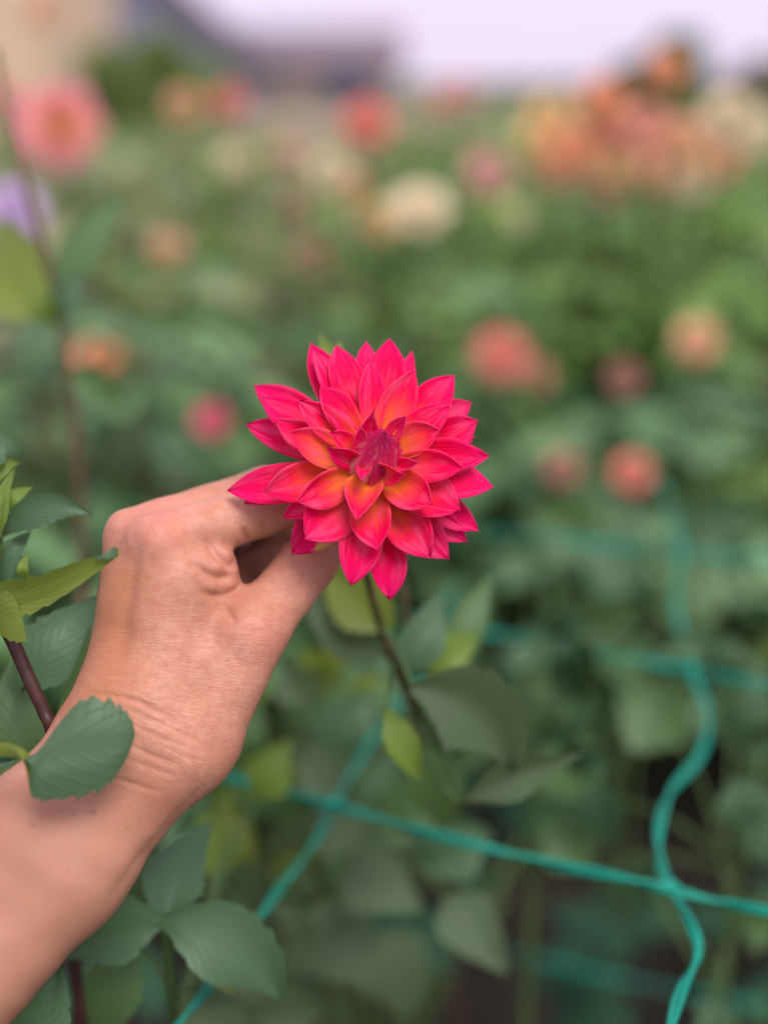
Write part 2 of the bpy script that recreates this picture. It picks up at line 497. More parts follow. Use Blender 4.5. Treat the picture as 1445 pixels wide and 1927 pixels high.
# ------------------------------------------------------------------ setting
def struct(name, verts, faces, mat, **kw):
    return tag(obj(name, verts, faces, mat, **kw), kind='structure')
def disc_grid(r0, n, z):
    V, Fc = [(0, 0, z)], []
    rings = [1.0, 3, 8, 20, 60, 200, 700, r0]
    for r in rings:
        for k in range(n):
            a = 2 * math.pi * k / n
            V.append((r * math.cos(a), r * math.sin(a), z))
    for k in range(n): Fc.append((0, 1 + k, 1 + (k + 1) % n))
    for i in range(len(rings) - 1):
        for k in range(n):
            a = 1 + i * n; b = a + n; k2 = (k + 1) % n
            Fc.append((a + k, b + k, b + k2, a + k2))
    return V, Fc
V, Fc = disc_grid(2000, 48, 0.0)
g = struct('ground', V, Fc, M['grass'])
g['label'] = 'grassy ground around the flower field'
# tilled bed with gentle furrows
nx, ny = 70, 120
xs = np.linspace(-7, 7, nx); ys = np.linspace(-.6, 13.5, ny)
V = [(x, y, .02 + .03 * math.sin(x * 9 + .6 * math.sin(y * 2)) + .012 * rng.random() + (.0 if 0 < 1 else 0)) for y in ys for x in xs]
V = [(x, y, max(z, .006)) for x, y, z in V]
s = struct('flower_bed', V, grid_faces(ny, nx), M['soil'])
s['label'] = 'dark tilled soil of the dahlia bed'

V = [(-16, 14, .004), (6, 14, .004), (9, 56, .004), (-24, 56, .004)]
V, Fc = [(-16 + (22 + t * .25) * q / 11 - t * .19, 14 + t, .012 + .008 * rng.random()) for t in range(0, 43, 3) for q in range(12)], grid_faces(15, 12)
s = struct('dirt_yard', V, Fc, M['dirt'])
s['label'] = 'pale dry dirt yard between the field and the barn'

# ------------------------------------------------------------------ far buildings and trees
def box_geo(x0, x1, y0, y1, z0, z1):
    V = [(x0, y0, z0), (x1, y0, z0), (x1, y1, z0), (x0, y1, z0), (x0, y0, z1), (x1, y0, z1), (x1, y1, z1), (x0, y1, z1)]
    return V, [(0, 3, 2, 1), (4, 5, 6, 7), (0, 1, 5, 4), (1, 2, 6, 5), (2, 3, 7, 6), (3, 0, 4, 7)]

def house(name, label, cx, cy, w, dpt, wall_h, roof_h, wallm, roofm, windows, over=.4, door=None):
    root = tag(empty(name, (cx, cy, 0)), label, 'house' if 'house' in name else 'barn')
    x0, x1, y0, y1 = cx - w / 2, cx + w / 2, cy - dpt / 2, cy + dpt / 2
    V, Fc = box_geo(x0, x1, y0, y1, 0, wall_h)
    # gable walls rise to the ridge
    V += [(x0, cy, wall_h + roof_h), (x1, cy, wall_h + roof_h)]
    Fc = Fc[:1] + Fc[2:] + [(7, 4, 8), (5, 6, 9)]
    obj('wall', V, Fc, wallm, root, smooth=False)
    # two roof slabs with thickness
    th = .14
    sl = roof_h / (dpt / 2)
    for sgn in (-1, 1):
        ye = cy + sgn * (dpt / 2 + over); ze = wall_h - over * sl
        a = [(x0 - over, ye, ze), (x1 + over, ye, ze), (x1 + over, cy, wall_h + roof_h), (x0 - over, cy, wall_h + roof_h)]
        b = [(x, y, z + th) for x, y, z in a]
        o = obj('roof_slope', [(x, y, z + .012) for x, y, z in a] + b, [(3, 2, 1, 0), (4, 5, 6, 7), (0, 1, 5, 4), (1, 2, 6, 5), (2, 3, 7, 6), (3, 0, 4, 7)], roofm, root, smooth=False)
        # roof sheet seams
        ns = int(w / .9)
        SV, SF = [], []
        for k in range(ns + 1):
            x = x0 - over + .05 + k * (w + 2 * over - .1) / ns
            q = len(SV)
            for (dx, dz) in ((-.03, th + .012), (.03, th + .012), (.03, th + .05), (-.03, th + .05)):
                SV += [(x + dx, ye, ze + dz), (x + dx, cy, wall_h + roof_h + dz)]
            SF += [(q, q + 2, q + 3, q + 1), (q + 2, q + 4, q + 5, q + 3), (q + 4, q + 6, q + 7, q + 5), (q, q + 6, q + 4, q + 2)]
        obj('roof_seams', SV, SF, roofm, o, smooth=False)
    for (fx, z0, ww, hh) in windows:
        wx = x0 + fx * w
        V, Fc = box_geo(wx - ww / 2, wx + ww / 2, y0 - .06, y0 + .02, z0, z0 + hh)
        wo = obj('window', V, Fc, M['trim'], root, smooth=False)
        for k in range(2):
            a = wx - ww / 2 + .07 + k * (ww - .07) / 2
            V, Fc = box_geo(a, a + (ww - .21) / 2, y0 - .075, y0 - .05, z0 + .07, z0 + hh - .07)
            obj('pane', V, Fc, M['glass'], wo, smooth=False)
    if door:
        V, Fc = box_geo(x0 + door[0] * w - door[1] / 2, x0 + door[0] * w + door[1] / 2, y0 - .07, y0 + .02, .05, door[2])
        obj('door', V, Fc, M['roof_blue'], root, smooth=False)
    return root

def far(px, depth):          # x position of a photo column at ground distance
    return (px - W_PX / 2) / F * depth
house('grey_barn', 'low grey barn with a dark seamed roof beyond the flower field', far(548, 62), 62, 10.6, 8, 1.9, 1.55, M['wall_grey'], M['roof_grey'],
      [(.2, .9, 1.2, .9), (.5, .9, 1.2, .9)], door=(.8, 2.2, 1.7))
house('beige_house', 'beige rendered house wall rising behind the pink dahlia', far(20, 30), 30, 4.9, 6, 4.6, 1.8, M['wall_beige'], M['roof_blue'],
      [(.12, 1.1, .9, 1.2), (.62, 3.2, .8, 1.0)])
gh = house('gabled_house', 'slate blue gabled house between the beige house and the barn', far(300, 50), 50, 7.0, 8.2, 2.1, 3.5, M['wall_slate'], M['roof_grey'],
      [(.3, 1.2, .8, 1.1), (.7, 1.2, .8, 1.1)])
gh.rotation_euler.z = math.pi / 2

def leaf_cloud(centers, radii, n, size, seed, drop=.0):
    """many small leaf quads scattered through several ellipsoid clumps"""
    r = np.random.default_rng(seed)
    V, Fc, rn, UV = [], [], [], []
    w = np.array([a[0] * a[1] * a[2] for a in radii]) ** .67
    cnt = np.maximum(1, (n * w / w.sum())).astype(int)
    for c, rad, k in zip(centers, radii, cnt):
        d = r.normal(size=(k, 3)); d /= np.linalg.norm(d, axis=1)[:, None]
        q = r.random(k) ** .45
        P = np.array(c) + d * q[:, None] * np.array(rad)
        for p, nrm in zip(P, d):
            nrm = nrm + r.normal(size=3) * .6 + np.array([0, 0, .5]); nrm /= np.linalg.norm(nrm)
            a = np.cross(nrm, r.normal(size=3)); a /= np.linalg.norm(a) + 1e-9
            b = np.cross(nrm, a)
            s = size * (.6 + .8 * r.random())
            i = len(V)
            V += [p - a * s, p - b * s * .42 + nrm * s * .08, p + a * s, p + b * s * .42 + nrm * s * .08]
            UV += [(.5, 0), (0, .5), (.5, 1), (1, .5)]
            Fc += [(i, i + 1, i + 2), (i, i + 2, i + 3)]
            rn += [r.random()] * 4
    return np.array(V), Fc, np.array(rn), UV

def tree(name, label, px, depth, top_z, rad, seed, mat='leaf', group=None, leaf=.14, n=2600):
    x, y = far(px, depth), depth
    r = random.Random(seed)
    root = tag(empty(name, (x, y, 0)), label, 'tree', group)
    trunk_top = top_z * .62
    path = spline([(x, y, -.05), (x + .04, y, trunk_top * .5), (x - .03, y + .05, trunk_top)], 7)
    V, Fc = tube_geo(path, np.linspace(top_z * .045, top_z * .02, 7), 8)
    tr = obj('trunk', V, Fc, M['bark'], root)
    cs, rs = [], []
    for k in range(9):
        a = k * 2.4; q = .62 * rad * (0.25 + .75 * r.random())
        c = (x + q * math.cos(a), y + q * math.sin(a), top_z - rad * (.55 + .9 * r.random()))
        cs.append(c); rr = rad * (.32 + .22 * r.random()); rs.append((rr, rr, rr * .85))
        lp = spline([path[-3], (np.array(path[-1]) + np.array(c)) / 2, c], 5)
        V, Fc = tube_geo(lp, np.linspace(top_z * .018, top_z * .006, 5), 6)
        obj('limb', V, Fc, M['bark'], tr)
    V, Fc, rn, UV = leaf_cloud(cs, rs, n, leaf, seed)
    tag(obj('crown', V, Fc, M[mat], root, attrs={'rnd': rn}, uv=UV), kind='stuff')
    return root
tree('round_tree', 'dark round tree crown standing above the orange dahlias', 1215, 46, 3.2, 2.0, 3, 'leaf', None, .24, 7000)
tree('young_tree', 'loose green tree in front of the slate roofed house', 285, 26, 2.6, 1.5, 5, 'field_leaf', None, .18, 4000)
tree('young_tree', 'small green tree beside the corner of the beige house', 390, 34, 2.1, 1.1, 6, 'field_leaf')
for k, (px, dep, tz, rd) in enumerate([(1330, 95, 2.6, 3.2), (1420, 92, 3.4, 3.4), (1500, 94, 3.2, 3.4), (1080, 98, 1.6, 3.0), (960, 100, 1.5, 3.2), (1600, 90, 3.5, 3.4)]):
    tree('hedge_tree', 'dull brown green tree of the far hedge line under the sky', px, dep, tz, rd, 20 + k, 'leaf_dry', 'trees of the far hedge line', .55, 3200)

# ------------------------------------------------------------------ dahlia plants of the field
def simple_leaf(p, d, nrm, L, Wd, r):
    """one folded serrated-looking leaf: 2 x 5 quads, world metres"""
    d = d / np.linalg.norm(d); s = np.cross(d, nrm); s /= np.linalg.norm(s) + 1e-9
    n = np.cross(s, d)
    us = (0, .2, .45, .7, .88, 1)
    ws = (.12, .78, 1, .72, .36, 0)
    droop = .25 + .35 * r.random()
    V, UV = [], []
    for k, (u, w) in enumerate(zip(us, ws)):
        c = p + d * L * u - n * L * droop * u * u
        jag = 1 + (.10 if k % 2 else -.06)
        for v in (-1, 0, 1):
            V.append(c + s * v * Wd / 2 * w * jag + n * abs(v) * Wd * .14 * w); UV.append((v * .5 + .5, u))
    return V, grid_faces(6, 3), UV

def foliage_proto(seed, n, rad, hgt, lsize):
    r = np.random.default_rng(seed)
    V, Fc, UV, rn = [], [], [], []
    while len(rn) < n * 18:
        a = r.random() * 2 * math.pi
        q = math.sqrt(r.random())
        zz = r.random() ** .6
        rr = rad * q * (0.55 + .6 * math.sin(zz * 2.6))
        p0 = np.array([rr * math.cos(a), rr * math.sin(a), hgt * (.12 + .82 * zz * (1 - .16 * q))])
        out = np.array([math.cos(a), math.sin(a), 0]) * (.4 + q) + r.normal(size=3) * .45
        out[2] = .25 + r.normal() * .3
        tone = r.random()
        for j in range(3):          # three leaflets per leaf stalk
            th = (-.8, 0, .8)[j] + r.normal() * .15
            d = np.array([out[0] * math.cos(th) - out[1] * math.sin(th), out[0] * math.sin(th) + out[1] * math.cos(th), out[2]])
            nrm = np.array([0, 0, 1.0]) + .5 * r.normal(size=3)
            L = lsize * (.65 + .6 * r.random()) * (1 if j == 1 else .75)
            v, f, u = simple_leaf(p0 + out * .01, d, nrm, L, L * .55, r)
            o = len(V); V += v; UV += u
            Fc += [tuple(i + o for i in q4) for q4 in f]
            rn += [min(1, max(0, tone + .15 * r.normal()))] * len(v)
    return mesh_data('foliage', np.array(V), Fc, None, uv=UV, attrs={'rnd': rn})
PROT = [foliage_proto(40 + k, 130, .27, 1.0, .125) for k in range(4)]
SPARSE = [foliage_proto(60 + k, 40, .30, 1.0, .12) for k in range(3)]
FOL = {}
for tone in ('field_leaf', 'field_olive', 'field_lime', 'field_cool'):
    FOL[tone] = []
    for me in PROT:
        c = me.copy(); c.materials.append(M[tone]); FOL[tone].append(c)
FOL['shade_leaf'] = []
for me in SPARSE:
    me.materials.append(M['shade_leaf']); FOL['shade_leaf'].append(me)

def stems_proto(seed):
    r = random.Random(seed)
    V, Fc = [], []
    for k in range(6):
        a = k * 1.05 + r.random() * .5; q = .08 + .12 * r.random()
        p = spline([(.03 * math.cos(a), .03 * math.sin(a), 0), (q * .6 * math.cos(a), q * .6 * math.sin(a), .45), (q * 1.3 * math.cos(a + .2), q * 1.3 * math.sin(a + .2), .86)], 6)
        v, f = tube_geo(p, np.linspace(.009, .004, 6), 5)
        o = len(V); V += list(v); Fc += [tuple(i + o for i in x) for x in f]
    return mesh_data('stems', np.array(V), Fc, M['stem_green'])
STEMS = [stems_proto(3), stems_proto(9)]

def bloom_mesh(kind, n, seed):
    """unit-diameter dahlia head facing +Z; ball: petals all round, open: flatter with a dished face"""
    r = np.random.default_rng(seed)
    V, Fc, UV = [], [], []
    for k in range(n):
        t = (k + .5) / n
        az = k * 2.39996
        if kind == 'ball':
            pol = math.acos(1 - 1.62 * t)
            L = .30 * (.6 + .6 * t); wd = .17 * (.5 + .9 * t); core = .22
        else:
            pol = .15 + 1.5 * t ** .8
            L = .40 * (.35 + .8 * t); wd = .22 * (.4 + .8 * t); core = .11
        d = np.array([math.sin(pol) * math.cos(az), math.sin(pol) * math.sin(az), math.cos(pol)])
        up = np.array([0, 0, 1.0]); s = np.cross(d, up); s /= np.linalg.norm(s) + 1e-9
        nrm = np.cross(s, d) * -1
        base = d * core * np.array([1, 1, .75])
        for i, u in enumerate((0, .4, .75, 1)):
            w = (.45, 1, .75, .05)[i]
            c = base + d * L * u + nrm * L * -.12 * u * u
            for v in (-1, 0, 1):
                V.append(c + s * v * wd / 2 * w - nrm * -abs(v) * wd * .22 * w); UV.append((v * .5 + .5, u))
        Fc += grid_faces(4, 3, k * 12)
    return np.array(V), Fc, UV
BM = {}
for kind, n in (('ball', 90), ('open', 60)):
    V, Fc, UV = bloom_mesh(kind, n, 3)
    for c in BC:
        BM[kind, c] = mesh_data('bloom', V, Fc, M['bloom_' + c], uv=UV)
CX_V, CX_F = tube_geo([(0, 0, -.34), (0, 0, -.26), (0, 0, -.12), (0, 0, .0)], (.05, .17, .22, .08), 8)
CALYX = mesh_data('calyx', CX_V, CX_F, M['stem_green'])

def add_child(name, me, parent, loc=(0, 0, 0), rot=None, scale=(1, 1, 1)):
    o = bpy.data.objects.new(name, me)
    o.parent = parent
    o.location = loc; o.scale = scale
    if rot is not None: o.rotation_mode = 'QUATERNION'; o.rotation_quaternion = rot
    col.objects.link(o)
    return o

def plant(x, y, h, rad_s, seed, label, group=None, tone='field_leaf', blooms=(), name='dahlia_plant'):
    r = random.Random(seed)
    root = tag(empty(name, (x, y, 0)), label, 'flower plant' if blooms else 'plant', group)
    rz = Matrix.Rotation(r.random() * 6.28, 3, 'Z').to_quaternion()
    me = FOL[tone][r.randrange(len(FOL[tone]))]
    tag(add_child('foliage', me, root, (0, 0, 0), rz, (rad_s, rad_s, h)), kind='stuff')
    add_child('stems', STEMS[seed % 2], root, (0, 0, 0), rz, (1, 1, h))
    for (p, kind, c, dia, face) in blooms:
        lp = Vector(p) - Vector((x, y, 0))
        fdir = Vector(face).normalized()
        q = fdir.to_track_quat('Z', 'Y')
        b = add_child('bloom', BM[kind, c], root, lp, q, (dia, dia, dia))
        b['label'] = c.replace('hotpink', 'hot pink').replace('dusty', 'dusty pink') + ' dahlia bloom'
        add_child('calyx', CALYX, b)
        e = np.array(lp - fdir * dia * .3)
        path = spline([(0.02, 0, .05), (e[0] * .4, e[1] * .4 + .02, e[2] * .55), tuple(e - np.array(fdir) * .06), tuple(e)], 10)
        V, Fc = tube_geo(path, np.linspace(.006, .0035, 10), 6)
        st = bpy.data.objects.new('flower_stem', mesh_data('flower_stem', V, Fc, M['stem_green'])); st.parent = root; col.objects.link(st)
    return root

TOCAM = (0, -1, .45)
SKYF = (.1, -.35, 1)
# plants with blooms read off the photograph: list of (px, py, px_diameter, metres, kind, colour, facing)
def bl(px, py, dpx, m, kind, c, face=TOCAM):
    dep = m * F / dpx
    return (wpt(px, py, dep), kind, c, m, face)
PL = [
 ('dahlia plant with one coral red ball bloom in front of the barn', [bl(690, 228, 96, .085, 'ball', 'coral')], .86),
 ('dahlia plant with a coral and a peach bloom below the barn corner', [bl(432, 188, 62, .08, 'ball', 'coral'), bl(345, 195, 62, .08, 'ball', 'peach')], .9),
 ('dahlia plant with a big open pink bloom that is yellow at its heart', [bl(112, 240, 165, .14, 'open', 'pink', (.1, -1, .35))], .82),
 ('dahlia plant with a pink red bloom and a peach one at the beige house', [bl(4, 185, 62, .08, 'ball', 'red'), bl(75, 15, 60, .09, 'ball', 'peach')], .9),
 ('dahlia plant with a lilac bloom behind the tall bare stem', [bl(22, 398, 118, .09, 'ball', 'lilac')], .8),
 ('dahlia plant with an orange bloom beyond the back of the hand', [bl(185, 672, 92, .075, 'open', 'orange', (0, -.6, 1))], .8),
 ('dahlia plant with one small hot pink bloom left of the held flower', [bl(397, 792, 66, .05, 'open', 'hotpink')], .8),
 ('dahlia plant with two rust blooms one above the other', [bl(584, 480, 66, .065, 'ball', 'rust'), bl(560, 392, 55, .065, 'ball', 'rust')], .86),
 ('dahlia plant with cream and yellow blooms side by side', [bl(790, 395, 120, .11, 'open', 'cream', (0, -.8, 1)), bl(712, 415, 78, .075, 'ball', 'yellow')], .84),
 ('dahlia plant with a dusty pink bloom above the small cream one', [bl(920, 326, 84, .085, 'ball', 'dusty'), bl(900, 300, 50, .06, 'ball', 'rust')], .86),
 ('dahlia plant with one small cream pompon bloom', [bl(972, 405, 38, .045, 'ball', 'cream')], .88),
 ('dahlia plant with yellow orange blooms under the round tree', [bl(1035, 215, 84, .10, 'ball', 'yellow'), bl(1072, 278, 96, .10, 'ball', 'orange'), bl(1110, 290, 70, .09, 'ball', 'peach')], .88),
 ('dahlia plant with bright orange blooms rising against the round tree', [bl(1135, 185, 92, .10, 'ball', 'orange'), bl(1150, 240, 80, .09, 'ball', 'coral'), bl(1252, 128, 78, .10, 'ball', 'orange')], .86),
 ('dahlia plant with salmon and peach blooms massed beside the orange ones', [bl(1215, 240, 92, .10, 'ball', 'salmon'), bl(1285, 262, 92, .10, 'ball', 'peach'), bl(1190, 290, 70, .09, 'ball', 'peach')], .84),
 ('dahlia plant with pale yellow blooms below the far hedge', [bl(1375, 215, 100, .10, 'ball', 'cream'), bl(1330, 255, 84, .10, 'ball', 'yellow'), bl(1425, 250, 84, .10, 'ball', 'cream')], .85),
 ('dahlia plant with creamy peach blooms under the pale yellow ones', [bl(1245, 318, 84, .10, 'ball', 'peach'), bl(1300, 330, 84, .10, 'ball', 'cream'), bl(1355, 300, 76, .09, 'ball', 'peach')], .86),
 ('dahlia plant with amber and peach blooms under the yellow orange ones', [bl(1050, 318, 76, .09, 'ball', 'peach'), bl(1010, 262, 76, .09, 'ball', 'yellow'), bl(1135, 320, 70, .09, 'ball', 'yellow')], .86),
 ('dahlia plant with tan fading blooms in front of the dirt yard', [bl(620, 320, 70, .08, 'ball', 'cream'), bl(660, 350, 60, .07, 'ball', 'peach'), bl(545, 290, 50, .07, 'ball', 'dusty')], .86),
 ('dahlia plant with dull orange buds behind the tall bare stem', [bl(315, 465, 56, .06, 'ball', 'peach'), bl(440, 300, 52, .06, 'ball', 'cream')], .86),
 ('dahlia plant with a faded peach bloom among green leaves', [bl(1150, 358, 52, .06, 'ball', 'peach'), bl(1140, 345, 40, .05, 'ball', 'dusty')], .9),
 ('dahlia plant with pale pink blooms on the skyline by the barn', [bl(868, 170, 62, .085, 'ball', 'dusty'), bl(835, 185, 50, .08, 'ball', 'salmon')], .9),
 ('dahlia plant with a coral bloom touching a pink one beyond the held flower', [bl(943, 668, 100, .085, 'ball', 'coral'), bl(1002, 708, 70, .065, 'ball', 'salmon')], .85),
 ('dahlia plant with one round peach ball bloom', [bl(1312, 640, 82, .07, 'ball', 'peach')], .85),
 ('dahlia plant with a brown fading bloom below the peach ball', [bl(1175, 712, 60, .05, 'ball', 'rust')], .85),
 ('dahlia plant with a rust and a coral red pompon above the net', [bl(1058, 880, 70, .05, 'ball', 'rust'), bl(1190, 890, 76, .055, 'ball', 'coral')], .85),
]
used = []
for i, (lab, bs, fh) in enumerate(PL):
    c = sum((b[0] for b in bs), Vector()) / len(bs)
    x, y, z = c.x, c.y + .10, min(b[0].z for b in bs)
    plant(x, y, max(.3, z * fh * 1.1), .9 + .3 * rng.random(), 100 + i, lab, None, 'shade_leaf' if y < 1.75 else 'field_cool' if y < 2.3 else ('field_olive' if x < 0 else 'field_leaf'), bs)
    used.append((x, y))

# rows of plants without an open bloom, thinner with distance
def canopy(y): return .50 + .38 * min(1, max(0, (y - 1.0) / 2.0)) + .18 * min(1, max(0, (y - 3) / 4))
y = 1.15; row = 0; k = 0
while y < 12.5:
    sp = .40 + .05 * y
    half = .36 * y + .45
    n = int(half / sp) + 1
    for q in range(-n, n + 1):
        x = q * sp + (row % 2) * sp * .5 + rng.uniform(-.07, .07)
        yy = y + rng.uniform(-.08, .08)
        if any((x - a) ** 2 + (yy - b) ** 2 < (.18 + .01 * y) ** 2 for a, b in used): continue
        h = canopy(yy) * rng.uniform(.86, 1.12)
        px_ = x / yy * F + W_PX / 2
        if yy > 5.6 and 420 < px_ < 800 and rng.random() < .72: continue           # a bare dirt yard lies in front of the barn
        if yy < 1.9:
            plant(x, yy, h * .8, .95, 300 + k, 'low shade-darkened dahlia plant without an open flower under the netting', 'leafy dahlia plants of the front rows', 'shade_leaf')
        else:
            w = rng.random()
            ol = .62 if px_ < 620 else .12
            tone = 'field_olive' if w < ol else ('field_lime' if w > .78 else ('field_cool' if w > .55 else 'field_leaf'))
            word = {'field_olive': 'dull olive', 'field_lime': 'fresh lime green', 'field_cool': 'blue green', 'field_leaf': 'mid green'}[tone]
            plant(x, yy, h, 1.1 + .03 * yy, 300 + k, word + ' dahlia plant without an open flower farther back in the field', word + ' dahlia plants of the back rows', tone)
        k += 1
    y += sp * .92; row += 1
print('plants', k)

# ------------------------------------------------------------------ hand: signed distance field -> one continuous skin
def cap(P, a, b, ra, rb):
    ba = b - a
    t = np.clip(((P - a) @ ba) / (ba @ ba), 0, 1)
    q = P - a - t[:, None] * ba
    return np.sqrt((q * q).sum(1)) - (ra + (rb - ra) * t)
def smin(a, b, k):
    h = np.clip(k - np.abs(a - b), 0, None) / k
    return np.minimum(a, b) - h * h * k * .25
PX = .2183
h2 = lambda x, y, d: cpt(x, y, d).astype(np.float32)
FORE = [(h2(318, 1420, 10), h2(136, 1638, 2), 19.6, 21.4), (h2(136, 1638, 2), h2(-420, 2230, -30), 21.4, 30),
        (h2(240, 1352, 12), h2(66, 1556, 4), 20.5, 21.5), (h2(66, 1556, 4), h2(-480, 2140, -26), 21.5, 30)]
PALM = [(h2(325, 1395, 8), h2(300, 1035, 16), 16.5, 14.0),      # index metacarpal
        (h2(262, 1385, 10), h2(252, 1022, 28), 16.5, 12.6),     # middle
        (h2(222, 1365, 15), h2(250, 1065, 40), 16.0, 12.0),     # ring
        (h2(225, 1365, 22), h2(262, 1110, 56), 14.0, 11.0),     # little
        (h2(380, 1385, 14), h2(470, 1195, 18), 16.4, 15.0),     # thumb metacarpal
        (h2(385, 1260, 20), h2(375, 1140, 22), 15.0, 13.0),
        (h2(350, 1110, 16), h2(412, 1098, 22), 11.0, 8.0), (h2(350, 1070, 14), h2(400, 1052, 18), 10.0, 8.0),
        (h2(300, 1220, 44), h2(410, 1150, 60), 17.0, 13.0),
        (h2(400, 1120, 66), h2(520, 1040, 92), 13.0, 13.0)]     # web flesh above; this lump is added behind the gap to block light
FING = [[(h2(302, 1022, 16), h2(545, 945, 36), 13.4, 10.6), (h2(545, 945, 36), h2(640, 965, 50), 10.4, 9.0), (h2(640, 965, 50), h2(672, 1000, 58), 8.8, 7.2)],
        [(h2(250, 1008, 28), h2(500, 922, 52), 12.0, 10.4), (h2(500, 922, 52), h2(620, 975, 72), 10.0, 8.8), (h2(620, 975, 72), h2(640, 1030, 72), 8.6, 7.2)],
        [(h2(250, 1060, 42), h2(470, 955, 78), 11.4, 10.0), (h2(470, 955, 78), h2(540, 1020, 86), 10.0, 9.4), (h2(540, 1020, 86), h2(490, 1085, 72), 9.4, 8.4)],
        [(h2(262, 1110, 56), h2(410, 1000, 90), 10.2, 9.4), (h2(410, 1000, 90), h2(465, 1060, 94), 9.4, 9.0), (h2(465, 1060, 94), h2(440, 1110, 78), 9.0, 8.0)]]
THUMB = [(h2(470, 1195, 18), h2(578, 1062, 36), 14.2, 12.6), (h2(578, 1062, 36), h2(650, 985, 44), 12.2, 8.6)]

def arm_sdf(P):
    fa = None
    for a, b, ra, rb in FORE:
        d = cap(P, a, b, ra, rb); fa = d if fa is None else smin(fa, d, 14)
    pa = None
    for a, b, ra, rb in PALM:
        d = cap(P, a, b, ra, rb); pa = d if pa is None else smin(pa, d, 11)
    body = smin(fa, pa, 20)
    fi = None
    for ch in FING:
        c = None
        for a, b, ra, rb in ch:
            d = cap(P, a, b, ra, rb); c = d if c is None else smin(c, d, 3)
        fi = c if fi is None else smin(fi, c, 2.0)
    th = None
    for a, b, ra, rb in THUMB:
        d = cap(P, a, b, ra, rb); th = d if th is None else smin(th, d, 4)
    body = smin(body, th, 6)
    return smin(body, fi, 4)

def surface_nets(fn, lo, hi, step, cut=None):
    """dual mesh of the zero level; coarse pass first so that only blocks near the skin are sampled"""
    n = np.ceil((np.array(hi) - np.array(lo)) / step).astype(int) + 1
    B = 8
    n = ((n + B - 1) // B) * B + 1
    ax = [lo[i] + step * np.arange(n[i]) for i in range(3)]
    Fv = np.full(n, 50.0, dtype=np.float32)
    nb = (n - 1) // B
    cx = [lo[i] + step * (np.arange(nb[i]) * B + B / 2) for i in range(3)]
    G = np.stack(np.meshgrid(*cx, indexing='ij'), -1).reshape(-1, 3).astype(np.float32)
    dc = fn(G).reshape(nb)
    Fv[:] = np.repeat(np.repeat(np.repeat(np.pad(dc, ((0, 1),) * 3, mode='edge'), B, 0), B, 1), B, 2)[:n[0], :n[1], :n[2]]
    near = np.argwhere(np.abs(dc) < B * step * 1.0)
    off = np.stack(np.meshgrid(*[np.arange(B + 1)] * 3, indexing='ij'), -1).reshape(-1, 3)
    for c0 in range(0, len(near), 400):
        idx = (near[c0:c0 + 400][:, None, :] * B + off[None]).reshape(-1, 3)
        P = (np.array(lo) + step * idx).astype(np.float32)
        Fv[idx[:, 0], idx[:, 1], idx[:, 2]] = fn(P)
    S = Fv < 0
    c = S[:-1, :-1, :-1].astype(np.int8)
    tot = np.zeros(tuple(k - 1 for k in n), dtype=np.int8)
    for i in (0, 1):
        for j in (0, 1):
            for k in (0, 1):
                tot += S[i:n[0] - 1 + i, j:n[1] - 1 + j, k:n[2] - 1 + k]
    act = (tot > 0) & (tot < 8)
    cells = np.argwhere(act)
    vid = np.full(act.shape, -1, dtype=np.int64); vid[act] = np.arange(len(cells))
    acc = np.zeros((len(cells), 3)); cnt = np.zeros(len(cells))
    corners = [(i, j, k) for i in (0, 1) for j in (0, 1) for k in (0, 1)]
    for a in corners:
        for axn in range(3):
            if a[axn]: continue
            b = list(a); b[axn] = 1
            fa_ = Fv[tuple((cells + a).T)]; fb_ = Fv[tuple((cells + b).T)]
            m = (fa_ < 0) != (fb_ < 0)
            t = np.where(m, fa_ / np.where(m, fa_ - fb_, 1), 0)
            p = np.tile(np.array(a, float), (len(cells), 1)); p[:, axn] = t
            acc[m] += p[m]; cnt[m] += 1
    V = np.array(lo) + step * (cells + acc / cnt[:, None])
    quads = []
    for axn in range(3):
        o1, o2 = [(1, 2), (2, 0), (0, 1)][axn]
        sl0 = [slice(None)] * 3; sl1 = [slice(None)] * 3
        sl0[axn] = slice(0, -1); sl1[axn] = slice(1, None)
        s0, s1 = S[tuple(sl0)], S[tuple(sl1)]
        e = np.argwhere(s0 != s1)
        e = e[(e[:, o1] > 0) & (e[:, o2] > 0) & (e[:, o1] < n[o1] - 1) & (e[:, o2] < n[o2] - 1)]
        fl = s0[tuple(e.T)]
        d1 = np.zeros(3, int); d1[o1] = 1
        d2 = np.zeros(3, int); d2[o2] = 1
        q = np.stack([vid[tuple((e - d1 - d2).T)], vid[tuple((e - d2).T)], vid[tuple(e.T)], vid[tuple((e - d1).T)]], 1)
        q[~fl] = q[~fl][:, ::-1]
        quads.append(q)
    quads = np.vstack(quads)
    quads = quads[(quads >= 0).all(1)]
    return V, quads

lo = cpt(-520, 2260, 0); lo = np.array([-300.0, -315.0, -112.0])
hi = np.array([0.0, 30.0, 112.0])
HV, HQ = surface_nets(arm_sdf, lo, hi, 1.05)
def grad(fn, P, e=.4):
    g = np.empty_like(P)
    for i in range(3):
        d = np.zeros(3, dtype=P.dtype); d[i] = e
        g[:, i] = (fn(P + d) - fn(P - d)) / (2 * e)
    return g / (np.linalg.norm(g, axis=1)[:, None] + 1e-9)
HV = HV.astype(np.float32)
for _ in range(2):
    gN = grad(arm_sdf, HV)
    HV = HV - gN * arm_sdf(HV)[:, None]
gN = grad(arm_sdf, HV, 1.0)

